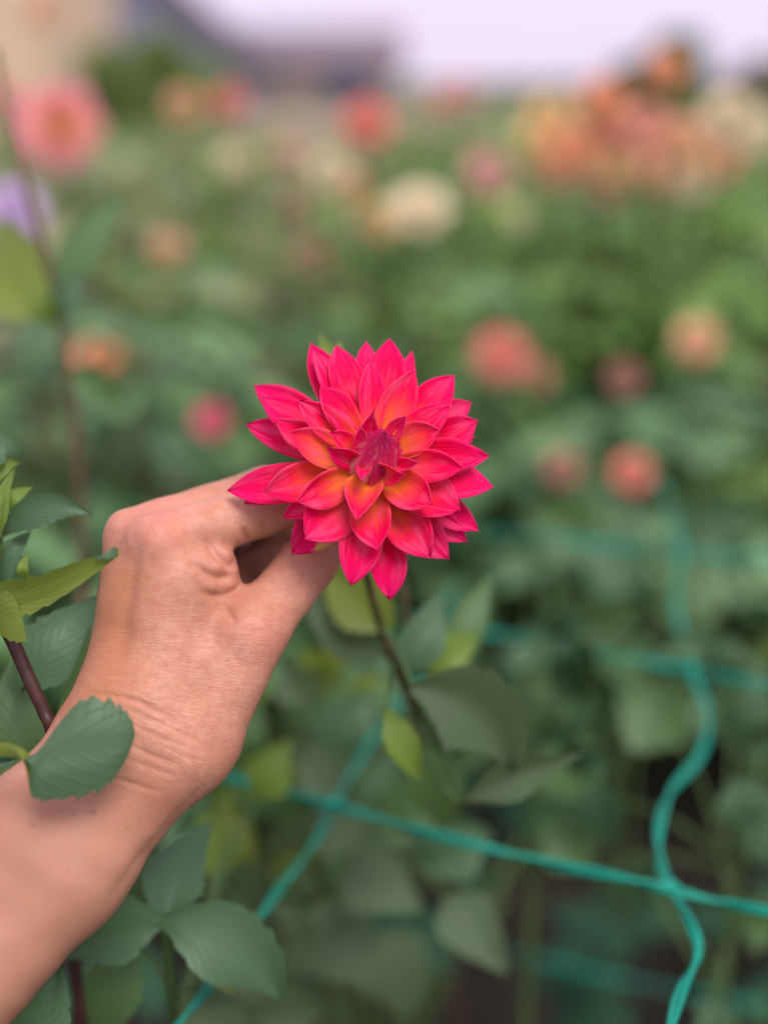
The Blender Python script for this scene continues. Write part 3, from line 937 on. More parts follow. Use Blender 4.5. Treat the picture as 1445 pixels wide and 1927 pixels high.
# relief: knuckles, tendons, folds and wrist creases, laid on the camera-side skin in photo pixels
def to_px(P):
    z = P[:, 2] + 500
    return np.stack([P[:, 0] / z * F + W_PX / 2, H_PX / 2 - P[:, 1] / z * F], 1)
def seg_dist(Q, pts):
    pts = np.asarray(pts, float); best = np.full(len(Q), 1e9)
    par = np.zeros(len(Q)); tot = len(pts) - 1
    for i in range(tot):
        a, b = pts[i], pts[i + 1]; ba = b - a
        t = np.clip(((Q - a) @ ba) / (ba @ ba), 0, 1)
        d = np.linalg.norm(Q - a - t[:, None] * ba, axis=1)
        m = d < best; best[m] = d[m]; par[m] = (i + t[m]) / tot
    return best, par
Q = to_px(HV)
face = np.clip(-gN[:, 2] * 1.6 + .15, 0, 1)
disp = np.zeros(len(HV))
def ridge(pts, amp, sig, ends=True):
    global disp
    d, p = seg_dist(Q, spline([(x, y, 0) for x, y in pts], 4 * len(pts))[:, :2])
    e = np.sin(np.clip(p, 0.02, .98) * math.pi) ** .5 if ends else 1
    disp += amp * np.exp(-(d / sig) ** 2) * e * face
def hump(x, y, amp, sig):
    global disp
    disp += amp * np.exp(-(((Q[:, 0] - x) ** 2 + (Q[:, 1] - y) ** 2) / sig ** 2)) * face
hump(300, 1005, 1.5, 48); hump(222, 985, .9, 30)
ridge([(262, 1000), (250, 1060), (238, 1140), (228, 1240)], -1.5, 17)        # groove between the first two knuckles
ridge([(310, 1060), (318, 1150), (322, 1260), (312, 1340)], .7, 26)          # index tendon
ridge([(390, 1150), (430, 1230), (430, 1320)], -.8, 34)                      # hollow beside the thumb bone
ridge([(268, 985), (330, 958), (440, 918)], -.7, 7)                          # seam along the middle finger
# folds of the web between thumb and index
for pts, a, sg in [([(388, 1018), (404, 1040), (418, 1056), (430, 1066), (446, 1056)], -2.0, 6.5),
                   ([(366, 1058), (388, 1078), (412, 1089), (436, 1080)], -1.9, 6.5),
                   ([(380, 1112), (405, 1122), (432, 1117), (452, 1102)], -1.8, 6),
                   ([(410, 1128), (428, 1150), (442, 1172)], -1.3, 7),
                   ([(456, 992), (464, 1010), (468, 1026)], -1.4, 6),
                   ([(420, 1020), (436, 1038), (446, 1040)], -1.2, 5),
                   ([(345, 1040), (362, 1062), (380, 1096)], -.7, 8)]:
    ridge(pts, a, sg)
for x, y in ((412, 1068), (400, 1102), (430, 1040), (436, 1100), (438, 1076)): hump(x, y, 1.1, 11)
# wrist creases
for pts, a, sg in [([(178, 1306), (215, 1310), (262, 1322), (310, 1348), (352, 1372)], -.95, 4.6),
                   ([(238, 1334), (290, 1356), (340, 1382), (372, 1398)], -.7, 4.2),
                   ([(245, 1362), (300, 1388), (350, 1406)], -.7, 4),
                   ([(240, 1402), (290, 1424), (338, 1442)], -.75, 4.2),
                   ([(232, 1428), (286, 1446), (330, 1462)], -.5, 4),
                   ([(205, 1462), (250, 1476), (300, 1490)], -.6, 4.2),
                   ([(300, 1398), (346, 1424), (380, 1432)], -.5, 4),
                   ([(255, 1318), (300, 1336), (330, 1352)], -.4, 3.6)]:
    ridge(pts, a, sg)
ridge([(205, 1700), (260, 1625), (330, 1545), (392, 1470)], -.9, 12)         # edge of the forearm tendon
# low frequency unevenness
disp += .35 * np.sin(HV[:, 0] * .21 + 1.3 * np.sin(HV[:, 1] * .13)) * np.sin(HV[:, 1] * .17 + HV[:, 2] * .11)
HV = HV + gN * disp[:, None]
# skin coordinates: along and across the curved limb axis
axis = spline([(-560, 2290, 0), (-200, 1920, 0), (105, 1600, 0), (265, 1405, 0), (318, 1230, 0), (330, 1040, 0), (420, 800, 0)], 160)[:, :2]
arc = np.concatenate([[0], np.cumsum(np.linalg.norm(np.diff(axis, axis=0), axis=1))])
al = np.empty(len(HV)); ac = np.empty(len(HV))
for c0 in range(0, len(HV), 20000):
    q = Q[c0:c0 + 20000]
    D = ((q[:, None, :] - axis[None]) ** 2).sum(2)
    i = D.argmin(1); i = np.clip(i, 1, len(axis) - 2)
    tg = axis[i + 1] - axis[i - 1]; tg /= np.linalg.norm(tg, axis=1)[:, None]
    rel = q - axis[i]
    al[c0:c0 + 20000] = (arc[i] + (rel * tg).sum(1)) * PX
    ac[c0:c0 + 20000] = (rel[:, 0] * tg[:, 1] - rel[:, 1] * tg[:, 0]) * PX
def gs(x, y, s): return np.exp(-(((Q[:, 0] - x) ** 2 + (Q[:, 1] - y) ** 2) / s ** 2))
red = 1.0 * gs(310, 985, 52) + .6 * gs(505, 1200, 65) + .5 * gs(580, 1080, 60) + .35 * gs(420, 1060, 60) + .4 * gs(220, 975, 40)
tan = 1.0 * np.exp(-((Q[:, 0] - (190 + (1300 - Q[:, 1]) * .14)) / 62) ** 2) * np.clip((Q[:, 1] - 1000) / 80, 0, 1) * np.clip((1440 - Q[:, 1]) / 140, 0, 1)
mole = np.zeros(len(HV))
for x, y, r_, k_ in ((176, 1529, 5.5, .6), (62, 1553, 5, .45), (314, 1291, 4, .4), (130, 1640, 3.5, .3), (240, 1560, 3, .3), (90, 1690, 3, .3), (290, 1180, 3, .3), (352, 1236, 3, .25)):
    mole = np.maximum(mole, k_ * np.exp(-(((Q[:, 0] - x) ** 2 + (Q[:, 1] - y) ** 2) / r_ ** 2) ** 1.5))
lines = .5 + .75 * np.clip((Q[:, 1] - 1080) / 90, 0, 1) * np.clip((1560 - Q[:, 1]) / 130, 0, 1)
person = empty('person', tuple(c2w(h2(-420, 2200, -60))[0]))
tag(person, 'bare forearm and hand pinching the stem behind the pink dahlia', 'person')
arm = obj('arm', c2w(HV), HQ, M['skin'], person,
          attrs={'skin': np.stack([ac, al, HV[:, 2]], 1), 'cp': HV, 'red': red, 'tan': tan, 'lines': lines, 'mole': mole, 'fore_shade': np.clip((Q[:, 1] + .55 * (250 - Q[:, 0]) - 1420) / 260, 0, 1)})
# finger nails on thumb and index, hidden on the far side
def nail(tip, prev, away, wd, ln):
    t = tip - prev; t = t / np.linalg.norm(t)
    n = away - t * (away @ t); n /= np.linalg.norm(n)
    c = tip + n * 7.6 + t * 1.5
    V, Fc, UV = blade(c - t * ln * .5, c + n * 1.0, c + t * ln * .5 - n * .5, wd, 0, -.35, nu=7, nv=5, base_w=.8, tip_p=4, view=n)
    V, Fc, UV = solid_sheet(V, Fc, UV, .5, 7, 5)
    obj('fingernail', c2w(V), Fc, M['nail'], person, uv=UV)
M['nail'] = plain('nail', (.55, .31, .25), (.62, .38, .32), 90, .3)
nail(THUMB[1][1].astype(float), THUMB[1][0].astype(float), np.array([1.0, -.8, .3]), 11, 12)
for ch, aw in zip(FING, ([.6, .6, .6], [1.0, .2, .6], [.6, -.4, 1.0], [.6, -.4, 1.0])):
    nail(ch[2][1].astype(float), ch[2][0].astype(float), np.array(aw), 9, 10)

STEMP = {}
# ------------------------------------------------------------------ the held dahlia
fl_base = Vector(c2w(cpt(900, 1500, 700))[0]); fl_base.z = 0
dahlia = tag(empty('dahlia_plant', fl_base), 'hot pink dahlia with orange throat, its open flower held by the hand', 'flower plant')
q1 = lambda x, y: (420 + x / 5.352, 620 + y / 5.352)
q2 = lambda x, y: (670 + x / 5.352, 620 + y / 5.352)
q3 = lambda x, y: (420 + x / 5.352, 870 + y / 5.352)
q4 = lambda x, y: (670 + x / 5.352, 870 + y / 5.352)
q5 = lambda x, y: (610 + x / 7.225, 760 + y / 7.225)
def tilt(py): return (900 - py) * PX * .20
# tip, base, full width px, layer, roll, warm, extra depth, options
PET = [
 (q1(880, 140), (690, 850), 62, 0, 0, .0, 2, {}),
 (q2(105, 118), (702, 840), 46, 0, 0, .0, 3, {}),
 (q2(560, 225), (722, 840), 46, 0, .2, .0, 2, {'ruffle': .1}),
 (q2(1155, 735), (730, 860), 62, 0, 0, .0, 2, {}),
 (q2(1338, 1275), (735, 880), 58, 0, -.2, .0, 3, {'ruffle': .06}),
 (q4(1235, 690), (730, 910), 62, 0, .1, .0, 4, {'notch': .06}),
 (q4(940, 968), (722, 920), 72, 0, -.1, .05, 2, {}),
 (q4(340, 1388), (712, 940), 64, 0, .15, .0, 1, {'cup': .35}),
 (q3(690, 925), (672, 925), 80, 0, .1, .0, 2, {'notch': .10, 'blemish': 1}),
 (q3(215, 415), (670, 905), 58, 0, .25, .0, 3, {'blemish': 1, 'ruffle': .05}),
 (q3(45, 285), (670, 885), 70, 0, -.1, .0, 0, {'notch': .05}),
 (q1(228, 960), (680, 880), 64, 0, .1, .0, 1, {}),
 (q1(312, 565), (685, 862), 66, 0, -.1, .0, 2, {}),
 (q1(908, 212), (690, 845), 56, 1, .25, .15, 1, {}),
 (q1(1140, 162), (698, 840), 60, 1, 0, .2, 0, {}),
 (q2(337, 95), (710, 838), 74, 1, 0, .15, 1, {}),
 (q2(985, 460), (725, 850), 66, 1, 0, .2, 1, {}),
 (q2(1222, 915), (732, 865), 62, 1, .1, .15, 1, {}),
 (q4(1382, 250), (735, 900), 72, 1, -.1, .05, 1, {}),
 (q3(1288, 1242), (690, 930), 72, 1, 0, .05, 0, {'blemish': .35}),
 (q4(748, 962), (705, 920), 76, 1, -.15, .35, -1, {}),
 (q1(378, 690), (685, 868), 66, 1, .05, .1, 0, {}),
 (q2(1190, 1080), (735, 872), 56, 0, .1, .0, 4, {}),
 (q4(1120, 800), (726, 915), 58, 0, .1, .0, 5, {}),
 (q1(1000, 420), (692, 845), 48, 1, -.1, .2, 2, {}),
 (q2(770, 560), (722, 848), 50, 1, .1, .2, 2, {}),
 (q3(600, 560), (674, 898), 54, 1, .1, .3, 2, {}),
 (q4(470, 700), (704, 915), 56, 1, 0, .4, 1, {}),
 (q1(520, 900), (676, 872), 52, 2, .1, .3, 2, {}),
 (q2(1275, 1290), (730, 872), 62, 2, .1, .1, 0, {}),
 (q2(962, 762), (728, 852), 56, 2, 0, .3, 0, {}),
 (q2(592, 400), (712, 838), 62, 2, 0, .55, 0, {}),
 (q2(135, 325), (698, 838), 46, 2, 0, .15, 0, {}),
 (q4(1052, 482), (722, 895), 80, 2, 0, .45, 0, {}),
 (q3(825, 772), (678, 905), 90, 2, .1, .35, 0, {}),
 (q4(222, 888), (695, 910), 70, 2, 0, .45, -1, {}),
 (q3(415, 300), (668, 885), 66, 2, 0, .55, 0, {}),
 (q1(975, 580), (688, 842), 54, 3, .1, .2, 0, {}),
 (q1(755, 715), (678, 852), 54, 3, .2, .35, 0, {}),
 (q1(985, 740), (682, 848), 34, 3, .5, .1, 1, {}),
 (q1(675, 1030), (664, 880), 64, 3, .15, .85, 0, {'cup': .5}),
 (q2(1088, 1400), (725, 875), 56, 3, 0, .4, 0, {}),
 (q2(845, 1010), (728, 858), 58, 3, 0, .75, 0, {'cup': .4}),
 (q4(768, 425), (715, 890), 66, 3, -.1, .5, 0, {}),
 (q3(752, 398), (672, 888), 62, 3, -.15, .5, -1, {}),
 (q3(1345, 582), (686, 895), 66, 4, 0, .6, 2, {'cup': .55, 'peak': .42}),
 (q5(75, 385), (672, 868), 36, 4, .2, .4, 1, {'cup': .5}),
 (q5(40, 590), (688, 882), 40, 4, -.4, .0, 0, {'cup': .5}),
 (q5(655, 108), (676, 858), 40, 4, .5, .1, 1, {'cup': .6}),
 (q5(480, 300), (672, 866), 30, 4, .5, .0, 0, {'cup': .6}),
 (q5(1125, 158), (722, 852), 34, 4, -.4, .0, 1, {'cup': .6}),
 (q5(1300, 795), (718, 878), 26, 4, -.5, .0, 0, {'cup': .8}),
 (q5(1105, 960), (702, 890), 40, 4, .4, .6, -1, {'cup': .7}),
 (q5(505, 1035), (682, 872), 26, 4, .2, .0, -2, {'cup': .6}),
]
BASE_D = (15, 11, 8, 4, 1)
TIP_D = (16, 8, -1, -9, -14)
BUL = (-9, -7, -3, 1, 3)
# receptacle that carries petals
rc = cpt(700, 878, 10)
axis_f = cpt(718, 834, -17) - cpt(698, 886, 2); axis_f /= np.linalg.norm(axis_f)
a1 = np.cross(axis_f, [1, 0, 0]); a1 /= np.linalg.norm(a1); a2 = np.cross(axis_f, a1)
V, prof = [], [(-16, 2.2), (-13, 5.0), (-8, 8.5), (-2, 10.0), (3, 9.2), (8, 8.8), (14, 6.8), (19.5, 3.8), (22.5, .3)]
for hgt, rad in prof:
    for k in range(16):
        t = 2 * math.pi * k / 16
        V.append(rc + axis_f * hgt + rad * (math.cos(t) * a1 + math.sin(t) * a2))
Fc = [(i * 16 + k, i * 16 + (k + 1) % 16, (i + 1) * 16 + (k + 1) % 16, (i + 1) * 16 + k) for i in range(len(prof) - 1) for k in range(16)]
head = obj('flower_head', c2w(np.array(V)), Fc, M['floret'], dahlia,
           uv=[(.5, .8)] * len(V), attrs={'warm': np.zeros(len(V)), 'seed': np.zeros(len(V))})
head['label'] = 'dark magenta closed heart of the flower'
NU, NV = 17, 11
for i, (tip, base, wpx, lay, roll, warm, ex, op) in enumerate(PET):
    op = dict(op); bm = op.pop('blemish', 0)
    B = cpt(base[0], base[1], BASE_D[lay] + ex * .5 + tilt(base[1]) * .3)
    T = cpt(tip[0], tip[1], TIP_D[lay] + ex + tilt(tip[1]))
    B = rc + (B - rc) * .72 + np.array([0, 0, (B[2] - rc[2]) * .28])
    C = (B + T) / 2 + np.array([0, 0, BUL[lay] + rng.uniform(-2.5, 2)]) + np.array([rng.uniform(-2.6, 2.6), rng.uniform(-2.6, 2.6), 0])
    roll += rng.uniform(-.16, .16)
    kw = dict(cup=rng.uniform(.22, .42) if lay < 3 else .45, ruffle=.022 + .025 * rng.random(), tip_p=rng.uniform(2.0, 2.5), peak=rng.uniform(.54, .64), base_w=.36,
              twist=rng.uniform(-.5, .5), asym=rng.uniform(-.08, .08), gro=.011)
    kw.update(op)
    V, Fc, UV = blade(B, C, T, wpx * PX * 1.13, roll, nu=NU, nv=NV, seed=i * 1.7, **kw)
    V, Fc, UV = solid_sheet(V, Fc, UV, .32, NU, NV)
    n = len(V)
    pb = np.zeros(n)
    if bm:
        # dried patch on one side towards the tip
        sgn = 1 if i % 2 else -1
        pb = bm * np.clip(1 - np.hypot((UV[:, 0] - (.5 - .42 * sgn)) * 3.6, (UV[:, 1] - .70) * 4.0), 0, 1) * 1.4
    obj('petal', c2w(V), Fc, M['petal'], head, uv=UV,
        attrs={'warm': np.full(n, warm * .98 + rng.uniform(-.08, .08)), 'seed': np.full(n, rng.random()), 'blemish': pb})
# closed florets folded over the heart
nf = 84
for k in range(nf):
    t = k / (nf - 1)
    az = k * 2.39996
    rad0 = 11.6 * math.sqrt(1 - t) + .5
    rd = math.cos(az) * a1 + math.sin(az) * a2
    B = rc + axis_f * (1 + 13 * t) + rd * rad0
    tipr = 4.6 * (1 - t) ** 1.4 + .35
    T = rc + axis_f * (20.0 + 7.5 * t - 2.0 * (1 - t)) + rd * tipr + nrg.normal(size=3) * .15
    C = rc + axis_f * (12.5 + 9 * t) + rd * (rad0 + 2.6 * (1 - t) + .6)
    V, Fc, UV = blade(B, C, T, (5.6 - 2.9 * t) * rng.uniform(.92, 1.06), rng.uniform(-.05, .05) + .22, -.55, nu=9, nv=5, peak=.45, base_w=.6, tip_p=1.7,
                      view=rd + axis_f * .4, seed=k)
    V, Fc, UV = solid_sheet(V, Fc, UV, .3, 9, 5)
    n = len(V)
    obj('floret', c2w(V), Fc, M['floret'], head, uv=UV, attrs={'warm': np.full(n, rng.choice([0, 0, .1, .3, .5, .6])), 'seed': np.full(n, rng.random())})
# green bracts behind the head, one tip shows above the petals
for k in range(6):
    az = k * 1.047 + .35
    rd = math.cos(az) * a1 + math.sin(az) * a2
    B = rc - axis_f * 13 + rd * 4; T = rc - axis_f * 10 + rd * 24
    V, Fc, UV = blade(B, (B + T) / 2 - axis_f * 3, T, 9, 0, .2, nu=9, nv=5, view=axis_f)
    obj('bract', c2w(V), Fc, M['leaf_bright'], head, uv=UV, attrs={'rnd': np.full(len(V), .6)})
# stem through the pinch, then down into the plant
sp = spline([rc - axis_f * 14, rc - axis_f * 24 + np.array([0, -3, 6]), cpt(664, 985, 50), cpt(684, 1060, 90), cpt(716, 1180, 140), cpt(758, 1290, 175), cpt(800, 1420, 330)], 40)
spw = np.vstack([c2w(sp), spline([c2w(sp[-1:])[0], (fl_base.x * .8, fl_base.y - .03, .35), (fl_base.x, fl_base.y, -.02)], 14)[1:]])
V, Fc = tube_geo(spw, np.concatenate([np.linspace(.0026, .0020, 20), np.linspace(.0020, .0034, len(spw) - 20)]), 9)
stem = obj('stem', V, Fc, M['stem_brown'], dahlia)
STEMP[dahlia.name] = [spw[12:]]

def petiole(parent, base_w):
    best = None
    for path in STEMP.get(parent.name, []):
        d = np.linalg.norm(path - base_w, axis=1)
        k = int(d.argmin())
        # join the stem a little lower than the nearest point
        k = min(len(path) - 1, k + 1)
        if best is None or d[k] < best[0]: best = (d[k], path[k])
    if best is None or best[0] < .004 or min(np.linalg.norm(p - base_w, axis=1).min() for p in STEMP[parent.name]) < .004: return
    a, b = best[1], np.asarray(base_w)
    mid = (a + b) / 2 + np.array([0, 0, .12 * best[0]])
    n = 9
    V, Fc = tube_geo(spline([a, mid, b], n), np.linspace(.0016, .0009, n), 6)
    obj('petiole', V, Fc, M['stem_green'], parent)
def leafobj(parent, B, T, wpx, mat, bul=(0, 0, -10), roll=0.0, fold=.18, cup=.1, serr=9, rnd=.5, peak=.38, name='leaf', seed=None, nu=37, nv=9, amp=.09, tip_p=1.5):
    """B, T = (px, py, depth mm); width px measured at its own depth"""
    b, t = cpt(*B), cpt(*T)
    dd = (B[2] + T[2]) / 2
    c = (b + t) / 2 + np.array(bul, float) * 1.7
    V, Fc, UV = blade(b, c, t, wpx * (500 + dd) / F, roll, cup, fold, nu=nu, nv=nv, peak=peak, base_w=.14, tip_p=tip_p, serr=serr, serr_amp=amp,
                      ruffle=.05, twist=rng.uniform(-.7, .7), asym=rng.uniform(-.06, .06), seed=rng.random() * 9 if seed is None else seed)
    petiole(parent, c2w(b)[0])
    return obj(name, c2w(V), Fc, M[mat], parent, uv=UV, attrs={'rnd': np.full(len(V), rnd)})
def twig(parent, pts, r0, r1, mat='stem_green', name='petiole', n=14):
    path = c2w(spline([cpt(*p) for p in pts], n))
    if name != 'petiole': STEMP.setdefault(parent.name, []).append(path)
    V, Fc = tube_geo(path, np.linspace(r0, r1, n) / 1000, 8)
    return obj(name, V, Fc, M[mat], parent)
twig(dahlia, [(758, 1290, 165), (768, 1210, 160), (760, 1120, 150), (748, 1060, 140)], 2.2, 1.6, 'stem_brown', 'side_stem')
twig(dahlia, [(684, 1060, 90), (660, 900, 84), (640, 740, 80), (630, 690, 72)], 1.6, 1.2, 'stem_green', 'side_stem')
leafobj(dahlia, (636, 690, 70), (598, 626, 84), 26, 'leaf_bright', serr=0, rnd=.5)
leafobj(dahlia, (640, 690, 72), (640, 640, 80), 20, 'leaf_bright', serr=0, rnd=.9)
leafobj(dahlia, (775, 1292, 108), (965, 1458, 120), 175, 'leaf_pale', (14, 10, -10), .3, rnd=.6)
leafobj(dahlia, (728, 1335, 108), (792, 1470, 116), 62, 'leaf_bright', serr=5, rnd=.3)
leafobj(dahlia, (800, 1400, 210), (840, 1560, 270), 110, 'leaf', rnd=.5)
leafobj(dahlia, (740, 1180, 160), (600, 1060, 180), 120, 'leaf_olive', rnd=.1)
leafobj(dahlia, (720, 1235, 170), (560, 1110, 180), 100, 'leaf_pale', rnd=.3)
leafobj(dahlia, (830, 1270, 190), (925, 1080, 210), 74, 'leaf', rnd=.9)
leafobj(dahlia, (800, 1260, 180), (895, 1190, 190), 80, 'leaf_bright', rnd=.3)
leafobj(dahlia, (735, 1175, 170), (650, 1100, 185), 70, 'leaf_bright', rnd=.2)
leafobj(dahlia, (770, 1270, 130), (830, 1110, 150), 80, 'leaf_cool', rnd=.7)
twig(dahlia, [(800, 1420, 150), (850, 1500, 140), (885, 1505, 132)], 2.2, 1.2)
leafobj(dahlia, (876, 1510, 132), (1096, 1418, 128), 88, 'leaf_pale', (0, 6, -8), .35, rnd=.7)

# ------------------------------------------------------------------ near plants around the hand
def near_plant(name, label, base_px, group=None, depth=None):
    b = Vector(c2w(cpt(*base_px))[0]); b.z = 0
    return tag(empty(name, b), label, 'plant', group)
def ruled(parent, E1, E2, mat, nu=41, nv=9, bow=6.0, rnd=.5, serr=0.0, nserr=10, rim=None, name='leaf'):
    """leaf between two edge curves from base to tip; edges are (px, py, depth) lists"""
    a = spline([cpt(*p) for p in E1], nu); b = spline([cpt(*p) for p in E2], nu)
    V, UV = [], []
    for i in range(nu):
        u = i / (nu - 1)
        k = serr * (1 - 2 * (((u + .012 * math.sin(u * 17)) * nserr) % 1.0)) * (.62 + .4 * math.sin(u * 11 + nserr)) if 0 < i < nu - 1 else 0
        for j in range(nv):
            v = j / (nv - 1)
            vv = v + (v - .5) * 2 * k * abs(2 * v - 1) ** 3
            p = a[i] * (1 - vv) + b[i] * vv
            bw = math.sin(math.pi * v) - .35 * math.exp(-((v - .5) / .08) ** 2)
            p = p + np.array([0, 0, -bow * bw * math.sin(math.pi * min(1, u * 1.05 + .02))])
            V.append(p); UV.append((v, u))
    V = np.array(V); Fc = grid_faces(nu, nv)
    # turn the upper side to the camera
    Fc = [tuple(reversed(f)) for f in Fc] if np.cross(V[nv] - V[0], V[1] - V[0])[2] < 0 else Fc
    return obj(name, c2w(V), Fc, M[mat], parent, uv=UV, attrs={'rnd': np.full(len(V), rnd)})

np1 = near_plant('dahlia_plant', 'dark stemmed dahlia plant whose leaves lean against the wrist', (110, 1560, 60))
twig(np1, [(-30, 1130, 6), (14, 1188, 8), (48, 1262, 8), (82, 1338, 8), (100, 1395, 12), (120, 1600, 60)], 3.2, 2.6, 'stem_dark', 'stem', 24)
spth = spline([c2w(cpt(120, 1600, 60))[0], (np1.location.x, np1.location.y, .4), (np1.location.x, np1.location.y, -.02)], 12); STEMP[np1.name].append(spth); V, Fc = tube_geo(spth, np.linspace(.0028, .006, 12), 9)
obj('stem', V, Fc, M['stem_dark'], np1)
# dark serrated leaf lying over the wrist
ruled(np1, [(-20, 1440, -30), (60, 1422, -34), (118, 1352, -34), (158, 1316, -34), (214, 1322, -33), (246, 1352, -32), (254, 1382, -31)],
      [(-20, 1460, -30), (50, 1432, -42), (62, 1500, -38), (130, 1502, -36), (196, 1482, -34), (236, 1432, -32), (254, 1386, -31)],
      'leaf_cool', bow=5, rnd=.25, serr=.055, nserr=13, nu=66)
ruled(np1, [(-40, 1402, -24), (10, 1398, -30), (40, 1408, -36), (62, 1425, -36)], [(-40, 1430, -24), (10, 1424, -30), (42, 1430, -40), (58, 1496, -38)],
      'leaf_olive', bow=1, rnd=.8, nu=17, nv=5)
# olive leaf seen from below, its tip touching the knuckle
ruled(np1, [(-60, 1130, 0), (-10, 1098, -10), (70, 1084, -20), (150, 1056, -26), (224, 1038, -24)],
      [(-60, 1180, 0), (0, 1172, -6), (70, 1150, -14), (140, 1108, -22), (224, 1046, -24)], 'leaf_olive', bow=-3, rnd=.35, serr=.05, nserr=9)
ruled(np1, [(178, 1052, -26), (196, 1042, -26), (212, 1030, -24), (222, 1032, -22)], [(180, 1056, -26), (200, 1052, -27), (216, 1050, -25), (224, 1046, -22)], 'leaf_cool', bow=.5, rnd=.6, nu=13, nv=5)
ruled(np1, [(-40, 1120, 2), (0, 1108, -8), (30, 1130, -10), (52, 1206, -10)], [(-40, 1170, 2), (-6, 1190, -4), (20, 1206, -8), (50, 1208, -10)], 'leaf_olive', bow=1, rnd=.9, serr=.06, nserr=5, nu=25)
leafobj(np1, (52, 1092, -8), (58, 1038, -4), 24, 'leaf_bright', serr=0, rnd=.3, tip_p=1.2)
leafobj(np1, (98, 1390, 14), (165, 1180, 26), 60, 'leaf', (4, 0, 6), .6, serr=0, rnd=.4)
leafobj(np1, (40, 1300, 40), (190, 1120, 62), 120, 'leaf_cool', rnd=.4)
leafobj(np1, (60, 1440, 45), (30, 1230, 60), 120, 'leaf', rnd=.2)
leafobj(np1, (-30, 1560, 16), (60, 1420, 22), 120, 'leaf', rnd=.1)

np2 = near_plant('dahlia_plant', 'young dahlia shoot with fresh yellow green leaves above the olive leaf', (-60, 1300, 70))
twig(np2, [(0, 1020, 26), (-20, 1120, 34), (-60, 1300, 70)], 2.0, 3.0, 'stem_green', 'stem')
spth = spline([c2w(cpt(-60, 1300, 70))[0], (np2.location.x, np2.location.y, .4), (np2.location.x, np2.location.y, -.02)], 12); STEMP[np2.name].append(spth); V, Fc = tube_geo(spth, np.linspace(.003, .006, 12), 9)
obj('stem', V, Fc, M['stem_green'], np2)
leafobj(np2, (2, 1008, 30), (176, 970, 30), 66, 'leaf_cool', (0, 9, -3), .25, rnd=.8)
leafobj(np2, (0, 1010, 22), (30, 880, 26), 34, 'leaf_bright', (-3, 0, -2), .3, serr=5, rnd=.8)
leafobj(np2, (-8, 1030, 20), (10, 915, 20), 26, 'leaf_bright', rnd=.5, serr=4)
leafobj(np2, (12, 960, 34), (62, 915, 38), 34, 'leaf_bright', rnd=.9, serr=0)
leafobj(np2, (-40, 905, 26), (44, 862, 30), 66, 'leaf_cool', (0, 10, -4), -.3, rnd=.7)
leafobj(np2, (-40, 925, 24), (40, 872, 30), 36, 'leaf_bright', (0, 4, -2), .2, rnd=.6)
leafobj(np2, (-20, 1100, 40), (60, 1000, 42), 60, 'leaf_cool', rnd=.9)

np3 = near_plant('dahlia_plant', 'tall bare stemmed dahlia with a large olive leaf beside the lilac bloom', (150, 1200, 420))
st3 = [(-10, 90, 330), (20, 240, 335), (58, 380, 340), (100, 530, 345), (125, 680, 355), (148, 860, 370), (155, 1100, 400)]
twig(np3, st3, 2.2, 4.0, 'stem_brown', 'stem', 36)
spth = spline([c2w(cpt(155, 1100, 400))[0], (np3.location.x, np3.location.y, .3), (np3.location.x, np3.location.y, -.02)], 12); STEMP[np3.name].append(spth); V, Fc = tube_geo(spth, np.linspace(.004, .008, 12), 9)
obj('stem', V, Fc, M['stem_brown'], np3)
leafobj(np3, (108, 560, 345), (240, 358, 365), 82, 'leaf', rnd=.9)
leafobj(np3, (100, 600, 345), (-50, 420, 440), 175, 'leaf_olive', (-10, 0, -30), .2, rnd=.05)
leafobj(np3, (104, 600, 346), (168, 505, 350), 46, 'leaf_cool', rnd=.9, serr=0)
leafobj(np3, (104, 610, 346), (70, 530, 340), 40, 'leaf_bright', rnd=.7, serr=0)
leafobj(np3, (128, 700, 356), (240, 760, 380), 70, 'leaf', rnd=.4)

np4 = near_plant('dahlia_plant', 'broad leaved dahlia plant growing under the forearm', (330, 1900, 140))
twig(np4, [(310, 1735, 70), (320, 1850, 100), (330, 1980, 150)], 2.4, 3.2, 'stem_green', 'stem')
spth = spline([c2w(cpt(330, 1980, 150))[0], (np4.location.x, np4.location.y, .3), (np4.location.x, np4.location.y, -.02)], 12); STEMP[np4.name].append(spth); V, Fc = tube_geo(spth, np.linspace(.0032, .006, 12), 9)
obj('stem', V, Fc, M['stem_green'], np4)
leafobj(np4, (308, 1738, 70), (100, 1806, 80), 125, 'leaf_cool', (0, 8, -8), .1, rnd=.05)
leafobj(np4, (305, 1735, 70), (530, 1880, 88), 150, 'leaf_cool', (10, 10, -10), -.2, rnd=.2)
leafobj(np4, (312, 1730, 72), (400, 1545, 110), 115, 'leaf_cool', (-6, 0, -8), .2, rnd=.1)
pth = spline([c2w(cpt(20, 2020, 30))[0], c2w(cpt(30, 2200, 70))[0], (np4.location.x - .02, np4.location.y - .02, .25), (np4.location.x, np4.location.y, -.02)], 16)
STEMP[np4.name].append(pth)
V, Fc = tube_geo(pth, np.linspace(.0018, .004, 16), 8)
obj('stem', V, Fc, M['stem_green'], np4)
leafobj(np4, (20, 2020, 30), (108, 1805, 34), 110, 'leaf_cool', (6, 0, -6), .3, rnd=.2)
leafobj(np4, (490, 1500, 235), (540, 1395, 240), 80, 'leaf_bright', rnd=.35)
leafobj(np4, (380, 1850, 110), (450, 1990, 120), 130, 'leaf_pale', rnd=.3)
leafobj(np4, (250, 1780, 110), (180, 1960, 120), 110, 'leaf', rnd=.2)
leafobj(np4, (330, 1700, 120), (250, 1590, 130), 90, 'leaf', rnd=.4)
leafobj(np4, (470, 1500, 280), (545, 1390, 290), 85, 'leaf_bright', rnd=.1)
